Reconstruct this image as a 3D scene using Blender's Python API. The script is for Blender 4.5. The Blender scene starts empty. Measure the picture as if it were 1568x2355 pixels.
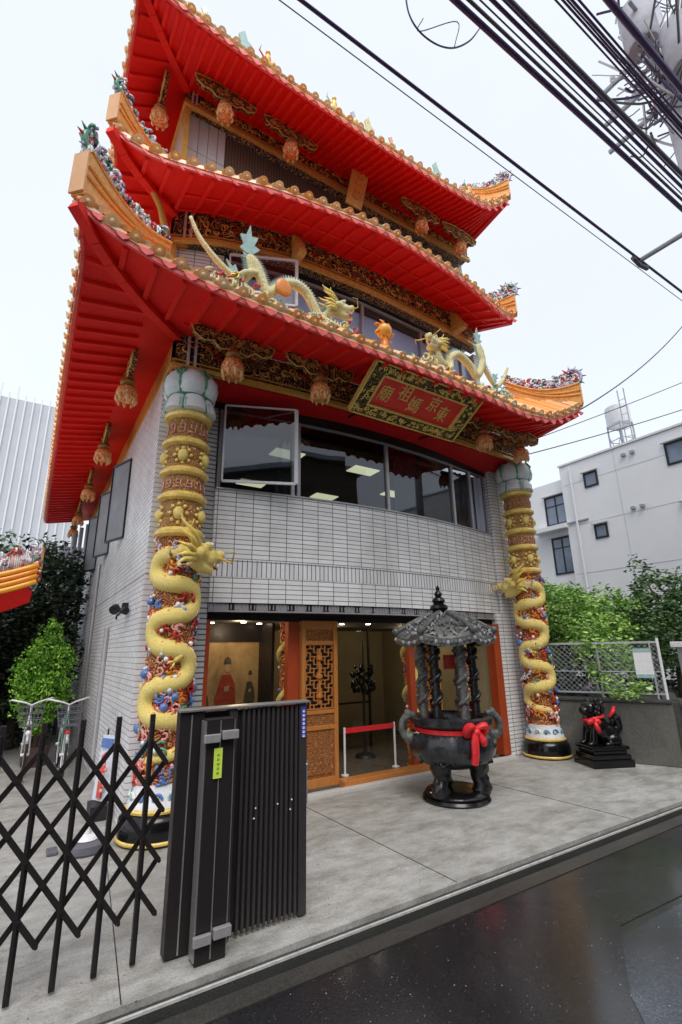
import bpy, bmesh, math, random
import numpy as np
from mathutils import Vector, Matrix, Euler, noise
R = math.radians; PI = math.pi
S = bpy.context.scene; COL = S.collection
rnd = random.Random(7)

# ------------------------------------------------------------------ camera
cam = bpy.data.cameras.new('camera'); co = bpy.data.objects.new('camera', cam); COL.objects.link(co); S.camera = co
rows = Matrix(((0.847, -0.133, -0.515), (-0.532, -0.241, -0.812), (-0.016, 0.961, -0.275)))
q = rows.to_quaternion()
co.matrix_world = Matrix.Translation((0, 0, 1.6)) @ q.to_matrix().to_4x4()
cam.sensor_fit = 'HORIZONTAL'; cam.sensor_width = 36.0; cam.lens = 36.0 * 1105 / 1568
cam.clip_start = 0.05; cam.clip_end = 600

# ------------------------------------------------------------------ sky and light (overcast, wet day)
W = bpy.data.worlds.new('World'); S.world = W; W.use_nodes = True
wn, wl = W.node_tree.nodes, W.node_tree.links; wn.clear()
SUN_EL, SUN_AZ = 58.0, 205.0
sky = wn.new('ShaderNodeTexSky'); sky.sky_type = 'NISHITA'; sky.sun_disc = False
sky.sun_elevation = R(SUN_EL); sky.sun_rotation = R(SUN_AZ); sky.dust_density = 4; sky.air_density = 1
bg1 = wn.new('ShaderNodeBackground'); bg1.inputs['Strength'].default_value = 0.06
bg2 = wn.new('ShaderNodeBackground'); bg2.inputs['Strength'].default_value = 0.86
tcw = wn.new('ShaderNodeTexCoord'); nzw = wn.new('ShaderNodeTexNoise'); nzw.inputs['Scale'].default_value = 1.6
nzw.inputs['Detail'].default_value = 4
crw = wn.new('ShaderNodeValToRGB'); crw.color_ramp.elements[0].position = .3; crw.color_ramp.elements[1].position = .75
crw.color_ramp.elements[0].color = (.88, .92, .97, 1); crw.color_ramp.elements[1].color = (.93, .97, 1.0, 1)
adw = wn.new('ShaderNodeAddShader'); ow = wn.new('ShaderNodeOutputWorld')
wl.new(tcw.outputs['Generated'], nzw.inputs['Vector']); wl.new(nzw.outputs['Fac'], crw.inputs['Fac'])
wl.new(crw.outputs['Color'], bg2.inputs['Color']); wl.new(sky.outputs['Color'], bg1.inputs['Color'])
wl.new(bg1.outputs[0], adw.inputs[0]); wl.new(bg2.outputs[0], adw.inputs[1]); wl.new(adw.outputs[0], ow.inputs['Surface'])
sd = bpy.data.lights.new('sun', 'SUN'); sd.energy = 1.7; sd.angle = R(35); sd.color = (1, .97, .93)
so = bpy.data.objects.new('sun', sd); COL.objects.link(so)
# sky texture: rotation measured clockwise from +Y
az = R(SUN_AZ); dv = Vector((math.sin(az) * math.cos(R(SUN_EL)), math.cos(az) * math.cos(R(SUN_EL)), math.sin(R(SUN_EL))))
so.rotation_euler = dv.to_track_quat('Z', 'Y').to_euler()
S.view_settings.view_transform = 'Standard'; S.view_settings.look = 'None'
S.view_settings.exposure = 0.10; S.view_settings.gamma = 1.0
S.render.engine = 'CYCLES'
S.cycles.max_bounces = 8; S.cycles.diffuse_bounces = 4; S.cycles.glossy_bounces = 4
S.cycles.transparent_max_bounces = 12; S.cycles.use_denoising = True
S.cycles.sample_clamp_indirect = 6

# ------------------------------------------------------------------ helpers
ORG = {}
def tag(o, label=None, cat=None, group=None, kind=None):
    if label: o['label'] = label
    if cat: o['category'] = cat
    if group: o['group'] = group
    if kind: o['kind'] = kind
    return o
def thing(name, loc, label, cat, group=None):
    o = bpy.data.objects.new(name, None); COL.objects.link(o); o.location = loc; o.empty_display_size = .1
    ORG[o] = Vector(loc); return tag(o, label, cat, group)
def copy_tree(o, parent=None):
    c = o.copy(); COL.objects.link(c)
    if parent: c.parent = parent
    for ch in list(o.children): copy_tree(ch, c)
    return c
class MB:
    """collects shapes, then links them as one mesh object"""
    def __init__(s): s.v = []; s.f = []; s.m = []; s.mi = 0; s.X = None
    def mat(s, i): s.mi = i; return s
    def add(s, vs, fs):
        b = len(s.v)
        for p in vs:
            p = Vector(p)
            if s.X: p = s.X @ p
            s.v.append(p)
        for f in fs: s.f.append([b + i for i in f]); s.m.append(s.mi)
        return s
    def box(s, x0, x1, y0, y1, z0, z1):
        vs = [(x, y, z) for z in (z0, z1) for y in (y0, y1) for x in (x0, x1)]
        return s.add(vs, [(0, 2, 3, 1), (4, 5, 7, 6), (0, 1, 5, 4), (2, 6, 7, 3), (0, 4, 6, 2), (1, 3, 7, 5)])
    def beam(s, a, b, w, h, up=(0, 0, 1)):
        a, b, up = Vector(a), Vector(b), Vector(up); d = (b - a).normalized(); x = d.cross(up).normalized(); u = x.cross(d)
        vs = []
        for p in (a, b):
            for i, j in ((-1, -1), (1, -1), (1, 1), (-1, 1)): vs.append(p + x * w * i / 2 + u * h * j / 2)
        return s.add(vs, [(3, 2, 1, 0), (4, 5, 6, 7), (0, 1, 5, 4), (1, 2, 6, 5), (2, 3, 7, 6), (3, 0, 4, 7)])
    def tube(s, pts, r, n=8, cap=True):
        pts = [Vector(p) for p in pts]; N = len(pts)
        if not hasattr(r, '__len__'): r = [r] * N
        vs = []; fs = []; t0 = (pts[1] - pts[0]).normalized()
        ref = Vector((0, 0, 1)) if abs(t0.z) < .9 else Vector((1, 0, 0)); x = t0.cross(ref).normalized()
        for i, p in enumerate(pts):
            t = (pts[min(i + 1, N - 1)] - pts[max(i - 1, 0)]).normalized()
            x = (x - t * x.dot(t)); x = x.normalized() if x.length > 1e-6 else t.orthogonal().normalized(); y = t.cross(x)
            for k in range(n):
                a = 2 * PI * k / n; vs.append(p + (x * math.cos(a) + y * math.sin(a)) * r[i])
        for i in range(N - 1):
            for k in range(n): fs.append((i * n + k, i * n + (k + 1) % n, (i + 1) * n + (k + 1) % n, (i + 1) * n + k))
        if cap: fs.append(tuple(range(n))[::-1]); fs.append(tuple((N - 1) * n + k for k in range(n)))
        return s.add(vs, fs)
    def lathe(s, prof, c=(0, 0, 0), n=24, a0=0, a1=2 * PI, lob=None, sx=1, sy=1):
        c = Vector(c); full = abs(a1 - a0 - 2 * PI) < 1e-6; M = n if full else n + 1; vs = []; fs = []
        for (r, z) in prof:
            for k in range(M):
                a = a0 + (a1 - a0) * k / n; rr = r * (lob(a, z) if lob else 1)
                vs.append(c + Vector((rr * math.cos(a) * sx, rr * math.sin(a) * sy, z)))
        for i in range(len(prof) - 1):
            for k in range(n):
                k2 = (k + 1) % M; fs.append((i * M + k, i * M + k2, (i + 1) * M + k2, (i + 1) * M + k))
        if full and prof[0][0] > 1e-5: fs.append(tuple(range(M))[::-1])
        if full and prof[-1][0] > 1e-5: fs.append(tuple((len(prof) - 1) * M + k for k in range(M)))
        return s.add(vs, fs)
    def ell(s, c, r, n=10, m=7, rot=None):
        c = Vector(c); r = (r, r, r) if not hasattr(r, '__len__') else r; vs = []; fs = []
        Q = Euler(rot).to_matrix() if rot else Matrix.Identity(3)
        for i in range(m + 1):
            th = PI * i / m
            for k in range(n):
                a = 2 * PI * k / n
                vs.append(c + Q @ Vector((r[0] * math.sin(th) * math.cos(a), r[1] * math.sin(th) * math.sin(a), -r[2] * math.cos(th))))
        for i in range(m):
            for k in range(n): fs.append((i * n + k, i * n + (k + 1) % n, (i + 1) * n + (k + 1) % n, (i + 1) * n + k))
        return s.add(vs, fs)
    def grid(s, fn, nu, nv, closed=False):
        vs = [fn(i / nu, j / nv) for j in range(nv + 1) for i in range(nu + 1)]
        fs = [(j * (nu + 1) + i, j * (nu + 1) + i + 1, (j + 1) * (nu + 1) + i + 1, (j + 1) * (nu + 1) + i) for j in range(nv) for i in range(nu)]
        return s.add(vs, fs)
    def slab(s, top, nu, off):
        """strip: top(u)->(a,b) two points; off vector gives thickness"""
        A = [top(i / nu) for i in range(nu + 1)]; vs = []; off = Vector(off)
        for a, b in A: a, b = Vector(a), Vector(b); vs += [a, b, b + off, a + off]
        fs = []
        for i in range(nu):
            o = i * 4
            for k in range(4): fs.append((o + k, o + (k + 1) % 4, o + 4 + (k + 1) % 4, o + 4 + k))
        fs += [(3, 2, 1, 0), (nu * 4, nu * 4 + 1, nu * 4 + 2, nu * 4 + 3)]
        return s.add(vs, fs)
    def prism(s, poly, z0, z1):
        n = len(poly); vs = [(x, y, z0) for x, y in poly] + [(x, y, z1) for x, y in poly]
        fs = [tuple(range(n))[::-1], tuple(range(n, 2 * n))] + [(i, (i + 1) % n, n + (i + 1) % n, n + i) for i in range(n)]
        return s.add(vs, fs)
    def plate(s, poly, org, ux, uz, th):
        """extrude a 2-D outline lying in the plane (ux,uz) by thickness th along ux x uz"""
        org, ux, uz = Vector(org), Vector(ux), Vector(uz); nn = ux.cross(uz).normalized(); n = len(poly)
        vs = [org + ux * a + uz * b - nn * th / 2 for a, b in poly] + [org + ux * a + uz * b + nn * th / 2 for a, b in poly]
        return s.add(vs, [tuple(range(n))[::-1], tuple(range(n, 2 * n))] + [(i, (i + 1) % n, n + (i + 1) % n, n + i) for i in range(n)])
    def build(s, name, mats, parent=None, smooth=False, fix=True, bevel=0, remesh=0, root=None):
        if not hasattr(mats, '__len__'): mats = [mats]
        org = Vector((0, 0, 0)); p = parent
        while p is not None:
            if p in ORG: org = ORG[p]; break
            p = p.parent
        if root is not None: org = Vector(root) if not hasattr(root, 'name') else org
        me = bpy.data.meshes.new(name); me.from_pydata([tuple(v - org) for v in s.v], [], s.f)
        for m in mats: me.materials.append(m)
        me.polygons.foreach_set('material_index', s.m)
        if fix:
            bm = bmesh.new(); bm.from_mesh(me); bmesh.ops.recalc_face_normals(bm, faces=bm.faces); bm.to_mesh(me); bm.free()
        me.update()
        uv = me.uv_layers.new(name='UVMap').data
        for p_ in me.polygons:
            n = p_.normal; ax = max(range(3), key=lambda i: abs(n[i]))
            for li in p_.loop_indices:
                w = Vector(me.vertices[me.loops[li].vertex_index].co) + org
                uv[li].uv = (w.y, w.z) if ax == 0 else ((w.x, w.z) if ax == 1 else (w.x, w.y))
        if smooth:
            me.polygons.foreach_set('use_smooth', [True] * len(me.polygons))
        o = bpy.data.objects.new(name, me); COL.objects.link(o)
        if parent is not None: o.parent = parent
        elif root is not None: o.location = org; ORG[o] = org
        if smooth == 'angle':
            try: me.set_sharp_from_angle(angle=R(40))
            except Exception: pass
        if bevel:
            b = o.modifiers.new('bevel', 'BEVEL'); b.width = bevel; b.segments = 2; b.limit_method = 'ANGLE'
        if remesh:
            b = o.modifiers.new('remesh', 'REMESH'); b.mode = 'VOXEL'; b.voxel_size = remesh; b.use_smooth_shade = True
            b2 = o.modifiers.new('soft', 'SMOOTH'); b2.factor = .5; b2.iterations = 2
        return o

# ------------------------------------------------------------------ materials
class NT:
    def __init__(s, name):
        s.m = bpy.data.materials.new(name); s.m.use_nodes = True; s.n = s.m.node_tree.nodes; s.l = s.m.node_tree.links
        s.b = s.n['Principled BSDF']; s.tc = s.n.new('ShaderNodeTexCoord')
    def new(s, t, **k):
        nd = s.n.new(t)
        for a, v in k.items():
            if a in nd.inputs: nd.inputs[a].default_value = v
            else: setattr(nd, a, v)
        return nd
    def co(s, kind='Object', scale=1.0, sc3=None):
        mp = s.n.new('ShaderNodeMapping'); s.l.new(s.tc.outputs[kind], mp.inputs['Vector'])
        mp.inputs['Scale'].default_value = sc3 if sc3 else (scale,) * 3
        return mp.outputs[0]
    def noise(s, scale, detail=5, rough=.6, kind='Object', sc3=None, dist=0):
        nd = s.n.new('ShaderNodeTexNoise'); nd.inputs['Scale'].default_value = scale; nd.inputs['Detail'].default_value = detail
        nd.inputs['Roughness'].default_value = rough; nd.inputs['Distortion'].default_value = dist
        s.l.new(s.co(kind, 1, sc3), nd.inputs['Vector']); return nd.outputs['Fac']
    def ramp(s, fac, stops, interp='LINEAR'):
        r = s.n.new('ShaderNodeValToRGB'); r.color_ramp.interpolation = interp; e = r.color_ramp.elements
        while len(e) < len(stops): e.new(.5)
        for i, (p, c) in enumerate(stops):
            e[i].position = p; e[i].color = (*c, 1) if hasattr(c, '__len__') else (c, c, c, 1)
        s.l.new(fac, r.inputs['Fac']); return r.outputs['Color']
    def mix(s, fac, a, b, mode='MIX'):
        m = s.n.new('ShaderNodeMix'); m.data_type = 'RGBA'; m.blend_type = mode
        for sock, v in ((m.inputs[0], fac), (m.inputs[6], a), (m.inputs[7], b)):
            if hasattr(v, 'links'): s.l.new(v, sock)
            else: sock.default_value = (*v, 1) if hasattr(v, '__len__') else v
        return m.outputs[2]
    def bump(s, h, strength=.3, dist=.01):
        b = s.n.new('ShaderNodeBump'); b.inputs['Strength'].default_value = strength; b.inputs['Distance'].default_value = dist
        s.l.new(h, b.inputs['Height']); s.l.new(b.outputs[0], s.b.inputs['Normal'])
    def out(s, col=None, rough=None, metal=None, **k):
        for nm, v in (('Base Color', col), ('Roughness', rough), ('Metallic', metal)):
            if v is None: continue
            if hasattr(v, 'links'): s.l.new(v, s.b.inputs[nm])
            else: s.b.inputs[nm].default_value = (*v, 1) if hasattr(v, '__len__') else v
        for a, v in k.items(): s.b.inputs[a].default_value = v
        return s.m
def paint(name, c, rough=.5, var=.25, scale=6, bump=.15, metal=0, fine=40, spec=.5):
    t = NT(name); n1 = t.noise(scale, 6); n2 = t.noise(fine, 3)
    lo = tuple(x * (1 - var) for x in c); hi = tuple(min(1, x * (1 + var * .6)) for x in c)
    col = t.mix(.35, t.ramp(n1, [(.3, lo), (.7, hi)]), t.ramp(n2, [(.35, lo), (.65, hi)]))
    rr = t.ramp(n1, [(.3, min(1, rough * 1.2)), (.7, rough * .8)])
    t.bump(n2, bump, .004); return t.out(col, rr, metal, **{'Specular IOR Level': spec})
def tile_mat(name, c, grout, w, h, off=0.0, gw=.006, kind='UV', swap=False):
    t = NT(name); br = t.new('ShaderNodeTexBrick'); br.offset = off; br.offset_frequency = 2; br.squash = 1
    mp = t.n.new('ShaderNodeMapping'); t.l.new(t.tc.outputs['UV'], mp.inputs['Vector'])
    t.l.new(mp.outputs[0], br.inputs['Vector'])
    br.inputs['Scale'].default_value = 1; br.inputs['Brick Width'].default_value = w; br.inputs['Row Height'].default_value = h
    br.inputs['Mortar Size'].default_value = gw; br.inputs['Mortar Smooth'].default_value = .15; br.inputs['Bias'].default_value = 0
    br.inputs['Color1'].default_value = (*[x * .86 for x in c], 1); br.inputs['Color2'].default_value = (*c, 1); br.inputs['Mortar'].default_value = (*grout, 1)
    dirt = t.noise(1.3, 8, .7, sc3=(1, 1, .35)); d2 = t.noise(30, 3)
    col = t.mix(1.0, br.outputs['Color'], t.ramp(dirt, [(.3, (.76, .76, .74)), (.52, (1, 1, 1))]), 'MULTIPLY')
    col = t.mix(1.0, col, t.ramp(d2, [(.2, .9), (.8, 1.0)]), 'MULTIPLY')
    inv = t.new('ShaderNodeMath', operation='SUBTRACT'); inv.inputs[0].default_value = 1; t.l.new(br.outputs['Fac'], inv.inputs[1])
    t.bump(inv.outputs[0], .6, .004)
    return t.out(col, t.ramp(br.outputs['Fac'], [(0, .28), (1, .8)]))
def carved(name, stops, scale=14, rough=.45, bump=1.0, dist=.02, metal=0.0, squeeze=None, dot=None):
    """carved and painted relief: swirling veins of raised paint over dark ground"""
    t = NT(name); n = t.noise(scale * .55, 2, .5, dist=2.4, sc3=squeeze); v = t.new('ShaderNodeTexVoronoi'); v.feature = 'DISTANCE_TO_EDGE'
    v.inputs['Scale'].default_value = scale; t.l.new(t.co('Object', 1, squeeze), v.inputs['Vector'])
    m = t.new('ShaderNodeMath', operation='MULTIPLY'); t.l.new(n, m.inputs[0]); m.inputs[1].default_value = 1.0
    a = t.new('ShaderNodeMath', operation='ADD'); t.l.new(m.outputs[0], a.inputs[0]); t.l.new(v.outputs['Distance'], a.inputs[1])
    s2 = t.new('ShaderNodeMath', operation='MULTIPLY'); t.l.new(a.outputs[0], s2.inputs[0]); s2.inputs[1].default_value = 5.0
    fr = t.new('ShaderNodeMath', operation='PINGPONG'); t.l.new(s2.outputs[0], fr.inputs[0]); fr.inputs[1].default_value = .5
    s3 = t.new('ShaderNodeMath', operation='MULTIPLY'); t.l.new(fr.outputs[0], s3.inputs[0]); s3.inputs[1].default_value = 2
    t.bump(s3.outputs[0], bump, dist)
    return t.out(t.ramp(s3.outputs[0], stops), rough, metal)
def island(name, cols, rough=.6, trans=0.0):
    t = NT(name); g = t.new('ShaderNodeNewGeometry'); n = len(cols)
    col = t.ramp(g.outputs['Random Per Island'], [(i / max(1, n - 1), c) for i, c in enumerate(cols)])
    if trans:
        t.b.inputs['Transmission Weight'].default_value = 0; t.b.inputs['Subsurface Weight'].default_value = 0
    return t.out(col, rough)
def emit(name, c, s):
    t = NT(name); t.b.inputs['Emission Color'].default_value = (*c, 1); t.b.inputs['Emission Strength'].default_value = s
    return t.out(c, .5)
def glass(name, tint, refl=.12, rough=.02, ior=1.5, clear=.75):
    t = NT(name); n, l = t.n, t.l; n.remove(t.b); o = n['Material Output']
    tr = n.new('ShaderNodeBsdfTransparent'); tr.inputs[0].default_value = (*[x * clear for x in tint], 1)
    gl = n.new('ShaderNodeBsdfGlossy'); gl.inputs['Roughness'].default_value = rough; gl.inputs[0].default_value = (.92, .95, 1, 1)
    fr = n.new('ShaderNodeFresnel'); fr.inputs['IOR'].default_value = ior
    ad = n.new('ShaderNodeMath'); ad.operation = 'ADD'; ad.use_clamp = True; ad.inputs[1].default_value = refl; l.new(fr.outputs[0], ad.inputs[0])
    nz = n.new('ShaderNodeTexNoise'); nz.inputs['Scale'].default_value = .8; l.new(t.tc.outputs['Object'], nz.inputs['Vector'])
    bp = n.new('ShaderNodeBump'); bp.inputs['Strength'].default_value = .06; bp.inputs['Distance'].default_value = .05
    l.new(nz.outputs['Fac'], bp.inputs['Height']); l.new(bp.outputs[0], gl.inputs['Normal'])
    mx = n.new('ShaderNodeMixShader'); l.new(ad.outputs[0], mx.inputs[0]); l.new(tr.outputs[0], mx.inputs[1]); l.new(gl.outputs[0], mx.inputs[2])
    l.new(mx.outputs[0], o.inputs['Surface']); return t.m
def wood(name, c, rough=.4):
    t = NT(name); n = t.noise(9, 8, .65, sc3=(5, 5, .5), dist=.6); n2 = t.noise(60, 3, sc3=(1, 1, .1))
    col = t.mix(.3, t.ramp(n, [(.25, tuple(x * .6 for x in c)), (.75, c)]), t.ramp(n2, [(.3, tuple(x * .7 for x in c)), (.7, c)]))
    t.bump(n2, .15, .002); return t.out(col, rough)

M = {}
M['red'] = paint('red_lacquer', (.84, .020, .016), .5, .16, 2.2, .1, spec=.2)
M['red_rib'] = paint('red_lacquer_ribs', (.86, .026, .018), .5, .15, 3, spec=.2)
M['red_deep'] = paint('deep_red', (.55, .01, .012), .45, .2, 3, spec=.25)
M['fascia'] = paint('faded_red_fascia', (.88, .13, .12), .45, .25, 9)  # red board tinted pink so the colour carries its light highlights
M['tile_y'] = island('glazed_yellow_tile', [(.95, .44, .11), (.97, .60, .26), (.98, .76, .50), (.92, .36, .07)], .25)
M['tile_o'] = island('glazed_orange_tile', [(.84, .30, .02), (.90, .40, .04), (.74, .22, .015)], .25)
M['ridge_end'] = paint('peach_plaster', (.78, .42, .20), .5, .15, 7); M['ridge'] = paint('ridge_plaster_orange', (.80, .40, .14), .45, .25, 12)
M['ridge_s'] = paint('ridge_glazed_orange', (.86, .40, .09), .35, .3, 16, .3)
M['gold'] = paint('gold_paint', (.76, .47, .11), .36, .3, 14, .2, .15)
M['gold_l'] = paint('pale_gold_paint', (.90, .60, .16), .35, .35, 14, .4, .1)
M['gold_deep'] = paint('deep_worn_gold', (.40, .20, .05), .4, .4, 18, .3, .2); M['gold_dark'] = paint('aged_gold', (.78, .44, .10), .42, .4, 10, .2, .2)
M['frieze'] = carved('carved_frieze', [(0, (.012, .005, .004)), (.42, (.06, .022, .012)), (.62, (.40, .18, .05)), (.85, (.90, .58, .20)), (1, (.95, .78, .42))], 7, .5, 1.0, .03)
M['wing'] = carved('carved_bracket', [(0, (.02, .008, .005)), (.45, (.10, .04, .015)), (.7, (.55, .28, .07)), (1, (.95, .70, .28))], 8, .5, 1.0, .03)
M['signframe'] = carved('sign_frame_carving', [(0, (.008, .006, .005)), (.5, (.015, .011, .008)), (.7, (.42, .28, .08)), (1, (.66, .48, .20))], 11, .4, 1.0, .02)
M['tiles'] = tile_mat('white_glazed_tiles', (.93, .93, .93), (.15, .15, .15), .212, .0575, 0, .0046)
M['tiles_side'] = tile_mat('white_tiles_side', (.93, .93, .94), (.30, .30, .31), .212, .0575, .5, .004)
M['soldier'] = tile_mat('white_tiles_upright', (.90, .90, .92), (.15, .15, .155), .0575, .218, 0, .006)
M['pilaster'] = tile_mat('grey_corner_tiles', (.62, .63, .64), (.10, .10, .105), .30, .0575, 0, .008)
M['darkmetal'] = paint('dark_bronze_metal', (.022, .018, .018), .4, .2, 8, .05, 0, spec=.25)
M['gateslat'] = paint('slat_aluminium', (.040, .034, .036), .42, .2, 20, .05, .0, spec=.45); M['gatemetal'] = paint('dark_brown_aluminium', (.020, .016, .017), .45, .2, 20, .05, .0, spec=.3)
M['gatelite'] = paint('bare_aluminium_edge', (.42, .41, .40), .35, .2, 20, .05, .7)  # pale tone paints in the highlight lines along the gate edges
M['alu'] = paint('grey_aluminium', (.46, .45, .46), .4, .15, 20, .05, .5)
M['whitealu'] = paint('white_aluminium', (.72, .72, .74), .4, .08, 20, .05)
M['black'] = paint('black_rubber', (.012, .012, .013), .5, .3, 8, .1)
M['stone_b'] = paint('black_carved_stone', (.013, .013, .014), .25, .8, 9, 1.0, fine=34)
M['stone_p'] = paint('polished_black_stone', (.006, .006, .007), .16, .3, 5, .05, spec=.45)
M['stone_g'] = paint('weathered_grey_stone_carving', (.11, .115, .11), .45, .85, 14, 1.0, fine=30)  # grey lightened to paint in highlights on the burner's roof rim
M['stone_m'] = paint('half_polished_stone', (.026, .028, .032), .18, .8, 6, 1.0, fine=22)
M['stone_l'] = paint('pale_worn_stone', (.34, .35, .35), .5, .5, 12, .6); M['ribbon'] = paint('red_satin_ribbon', (.72, .02, .025), .4, .3, 9, .3)  # pale stone strokes on the burner roof are painted highlights
M['wood'] = wood('orange_varnished_wood', (.62, .235, .055), .35)
M['woodred'] = wood('red_varnished_wood', (.46, .07, .02), .35)
M['woodcarve'] = carved('carved_orange_wood', [(0, (.16, .045, .01)), (.5, (.5, .17, .04)), (1, (.68, .30, .09))], 16, .4, .8, .02)
M['dragon'] = carved('dragon_scales_gold', [(0, (.56, .32, .03)), (.18, (.94, .68, .13)), (.6, (.97, .78, .22)), (1, (.98, .86, .42))], 30, .34, .55, .010)  # darker low stop paints shade into the creases between scales
M['dragon_r'] = carved('dragon_scales_pale', [(0, (.30, .30, .10)), (.35, (.80, .66, .24)), (.7, (.90, .82, .46)), (1, (.92, .90, .66))], 22, .35, .4, .01)
M['dragon_g'] = paint('dragon_fins_green', (.16, .36, .26), .4, .4, 20)
M['teal'] = paint('teal_fin', (.34, .52, .50), .4, .3, 14)
M['mane'] = paint('dragon_mane_gold', (.92, .66, .16), .4, .3, 20)
M['white'] = paint('white_glaze', (.80, .80, .82), .3, .12, 10)
M['lav'] = paint('lavender_glaze', (.50, .47, .62), .3, .3, 10)
M['blue'] = paint('blue_glaze', (.10, .20, .48), .3, .3, 10)
M['pink'] = paint('pink_glaze', (.80, .36, .30), .35, .25, 10)
M['orange'] = paint('orange_glaze', (.80, .26, .03), .3, .2, 10)
M['redg'] = paint('red_glaze', (.55, .035, .02), .3, .3, 10)
M['green'] = paint('green_glaze', (.10, .34, .22), .3, .35, 10)
M['mint'] = paint('mint_glaze', (.40, .62, .52), .35, .3, 6)
M['capital'] = paint('white_capital', (.70, .76, .76), .4, .18, 5)
M['colbase'] = carved('column_relief_red', [(0, (.26, .02, .010)), (.4, (.62, .08, .03)), (.7, (.86, .40, .12)), (1, (.92, .66, .26))], 8, .4, 1.0, .03)
M['goldband'] = carved('gold_relief_band', [(0, (.34, .03, .012)), (.35, (.58, .16, .04)), (.6, (.82, .50, .14)), (1, (.90, .70, .30))], 16, .35, 1.0, .02)
M['plantgreen'] = island('tree_leaves', [(.03, .07, .02), (.07, .16, .03), (.12, .26, .05), (.20, .36, .08)], .55)
M['leaf_lime'] = island('bright_leaves', [(.06, .16, .02), (.18, .38, .05), (.32, .54, .10), (.44, .62, .18)], .55)
M['leaf_dark'] = island('dark_leaves', [(.005, .011, .006), (.012, .026, .012), (.03, .06, .028), (.09, .14, .08)], .5)
M['conifer'] = island('conifer_leaves', [(.02, .08, .01), (.08, .24, .015), (.18, .42, .02), (.34, .60, .05)], .6)
M['bark'] = paint('bark', (.09, .06, .04), .85, .4, 12, .6)
M['apt'] = paint('white_render_wall', (.78, .79, .81), .75, .10, .5, .15)
M['aptwin'] = glass('apartment_glass', (.5, .55, .62), .22, .03)
M['glass1'] = glass('dark_window_glass', (.50, .53, .56), .035, .015, 1.45, .75)
M['glass2'] = glass('reflective_window_glass', (.9, .93, 1.0), .03, .02, 1.45, .97)
M['glass0'] = glass('clear_door_glass', (.95, .95, .92), .0, .015, 1.35, 1.0)
M['greywall'] = paint('far_grey_cladding', (.50, .53, .58), .7, .08, 1, .1)
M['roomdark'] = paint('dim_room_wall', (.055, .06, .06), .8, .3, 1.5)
M['blind'] = paint('grey_curtain', (.42, .46, .56), .8, .1, 2); M['blind2'] = paint('pale_blue_blind', (.82, .88, .98), .6, .08, 1.2)  # the pale blue is painted sky reflection for the second tier panes
M['tan'] = paint('olive_plaster', (.42, .36, .21), .8, .25, 1.5)
M['floorhall'] = 0; M['ceil'] = paint('dark_ceiling_panel', (.055, .045, .04), .6, .3, 3)
M['lampwarm'] = emit('spot_lamp', (1, .85, .6), 14)
M['panel'] = emit('ceiling_light_panel', (1.0, 1.0, .62), 1.25)
M['sticker'] = paint('lime_sticker', (.62, .80, .10), .5, .1, 20)
M['bluest'] = paint('blue_sticker', (.05, .06, .40), .4, .1, 20)
M['steel'] = paint('galvanised_steel', (.36, .38, .42), .45, .2, 6, .1, .4)
M['concpole'] = paint('concrete_pole', (.42, .43, .48), .8, .15, 4)
M['cable'] = paint('cable_sheath', (.050, .022, .11), .5, .3, 3)  # purple puts lens colour fringing into the sheath colour
M['cableg'] = paint('grey_cable_sheath', (.09, .09, .10), .5, .3, 3)
M['bin'] = paint('grey_plastic', (.12, .12, .14), .5, .2, 6)
M['bannerw'] = paint('banner_pale', (.68, .74, .82), .7, .1, 8)
M['bannerr'] = paint('banner_red', (.70, .10, .08), .7, .2, 8)
M['brown_mesh'] = tile_mat('brown_mesh_screen', (.26, .19, .14), (.13, .095, .07), .05, .05, 0, .012)
M['frost'] = paint('wired_frosted_glass', (.24, .25, .27), .5, .2, 3, spec=.3); M['pearl'] = paint('orange_pearl', (.86, .42, .06), .25, .2, 5)  # pane grey is paint standing in for a dulled sky reflection

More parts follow.
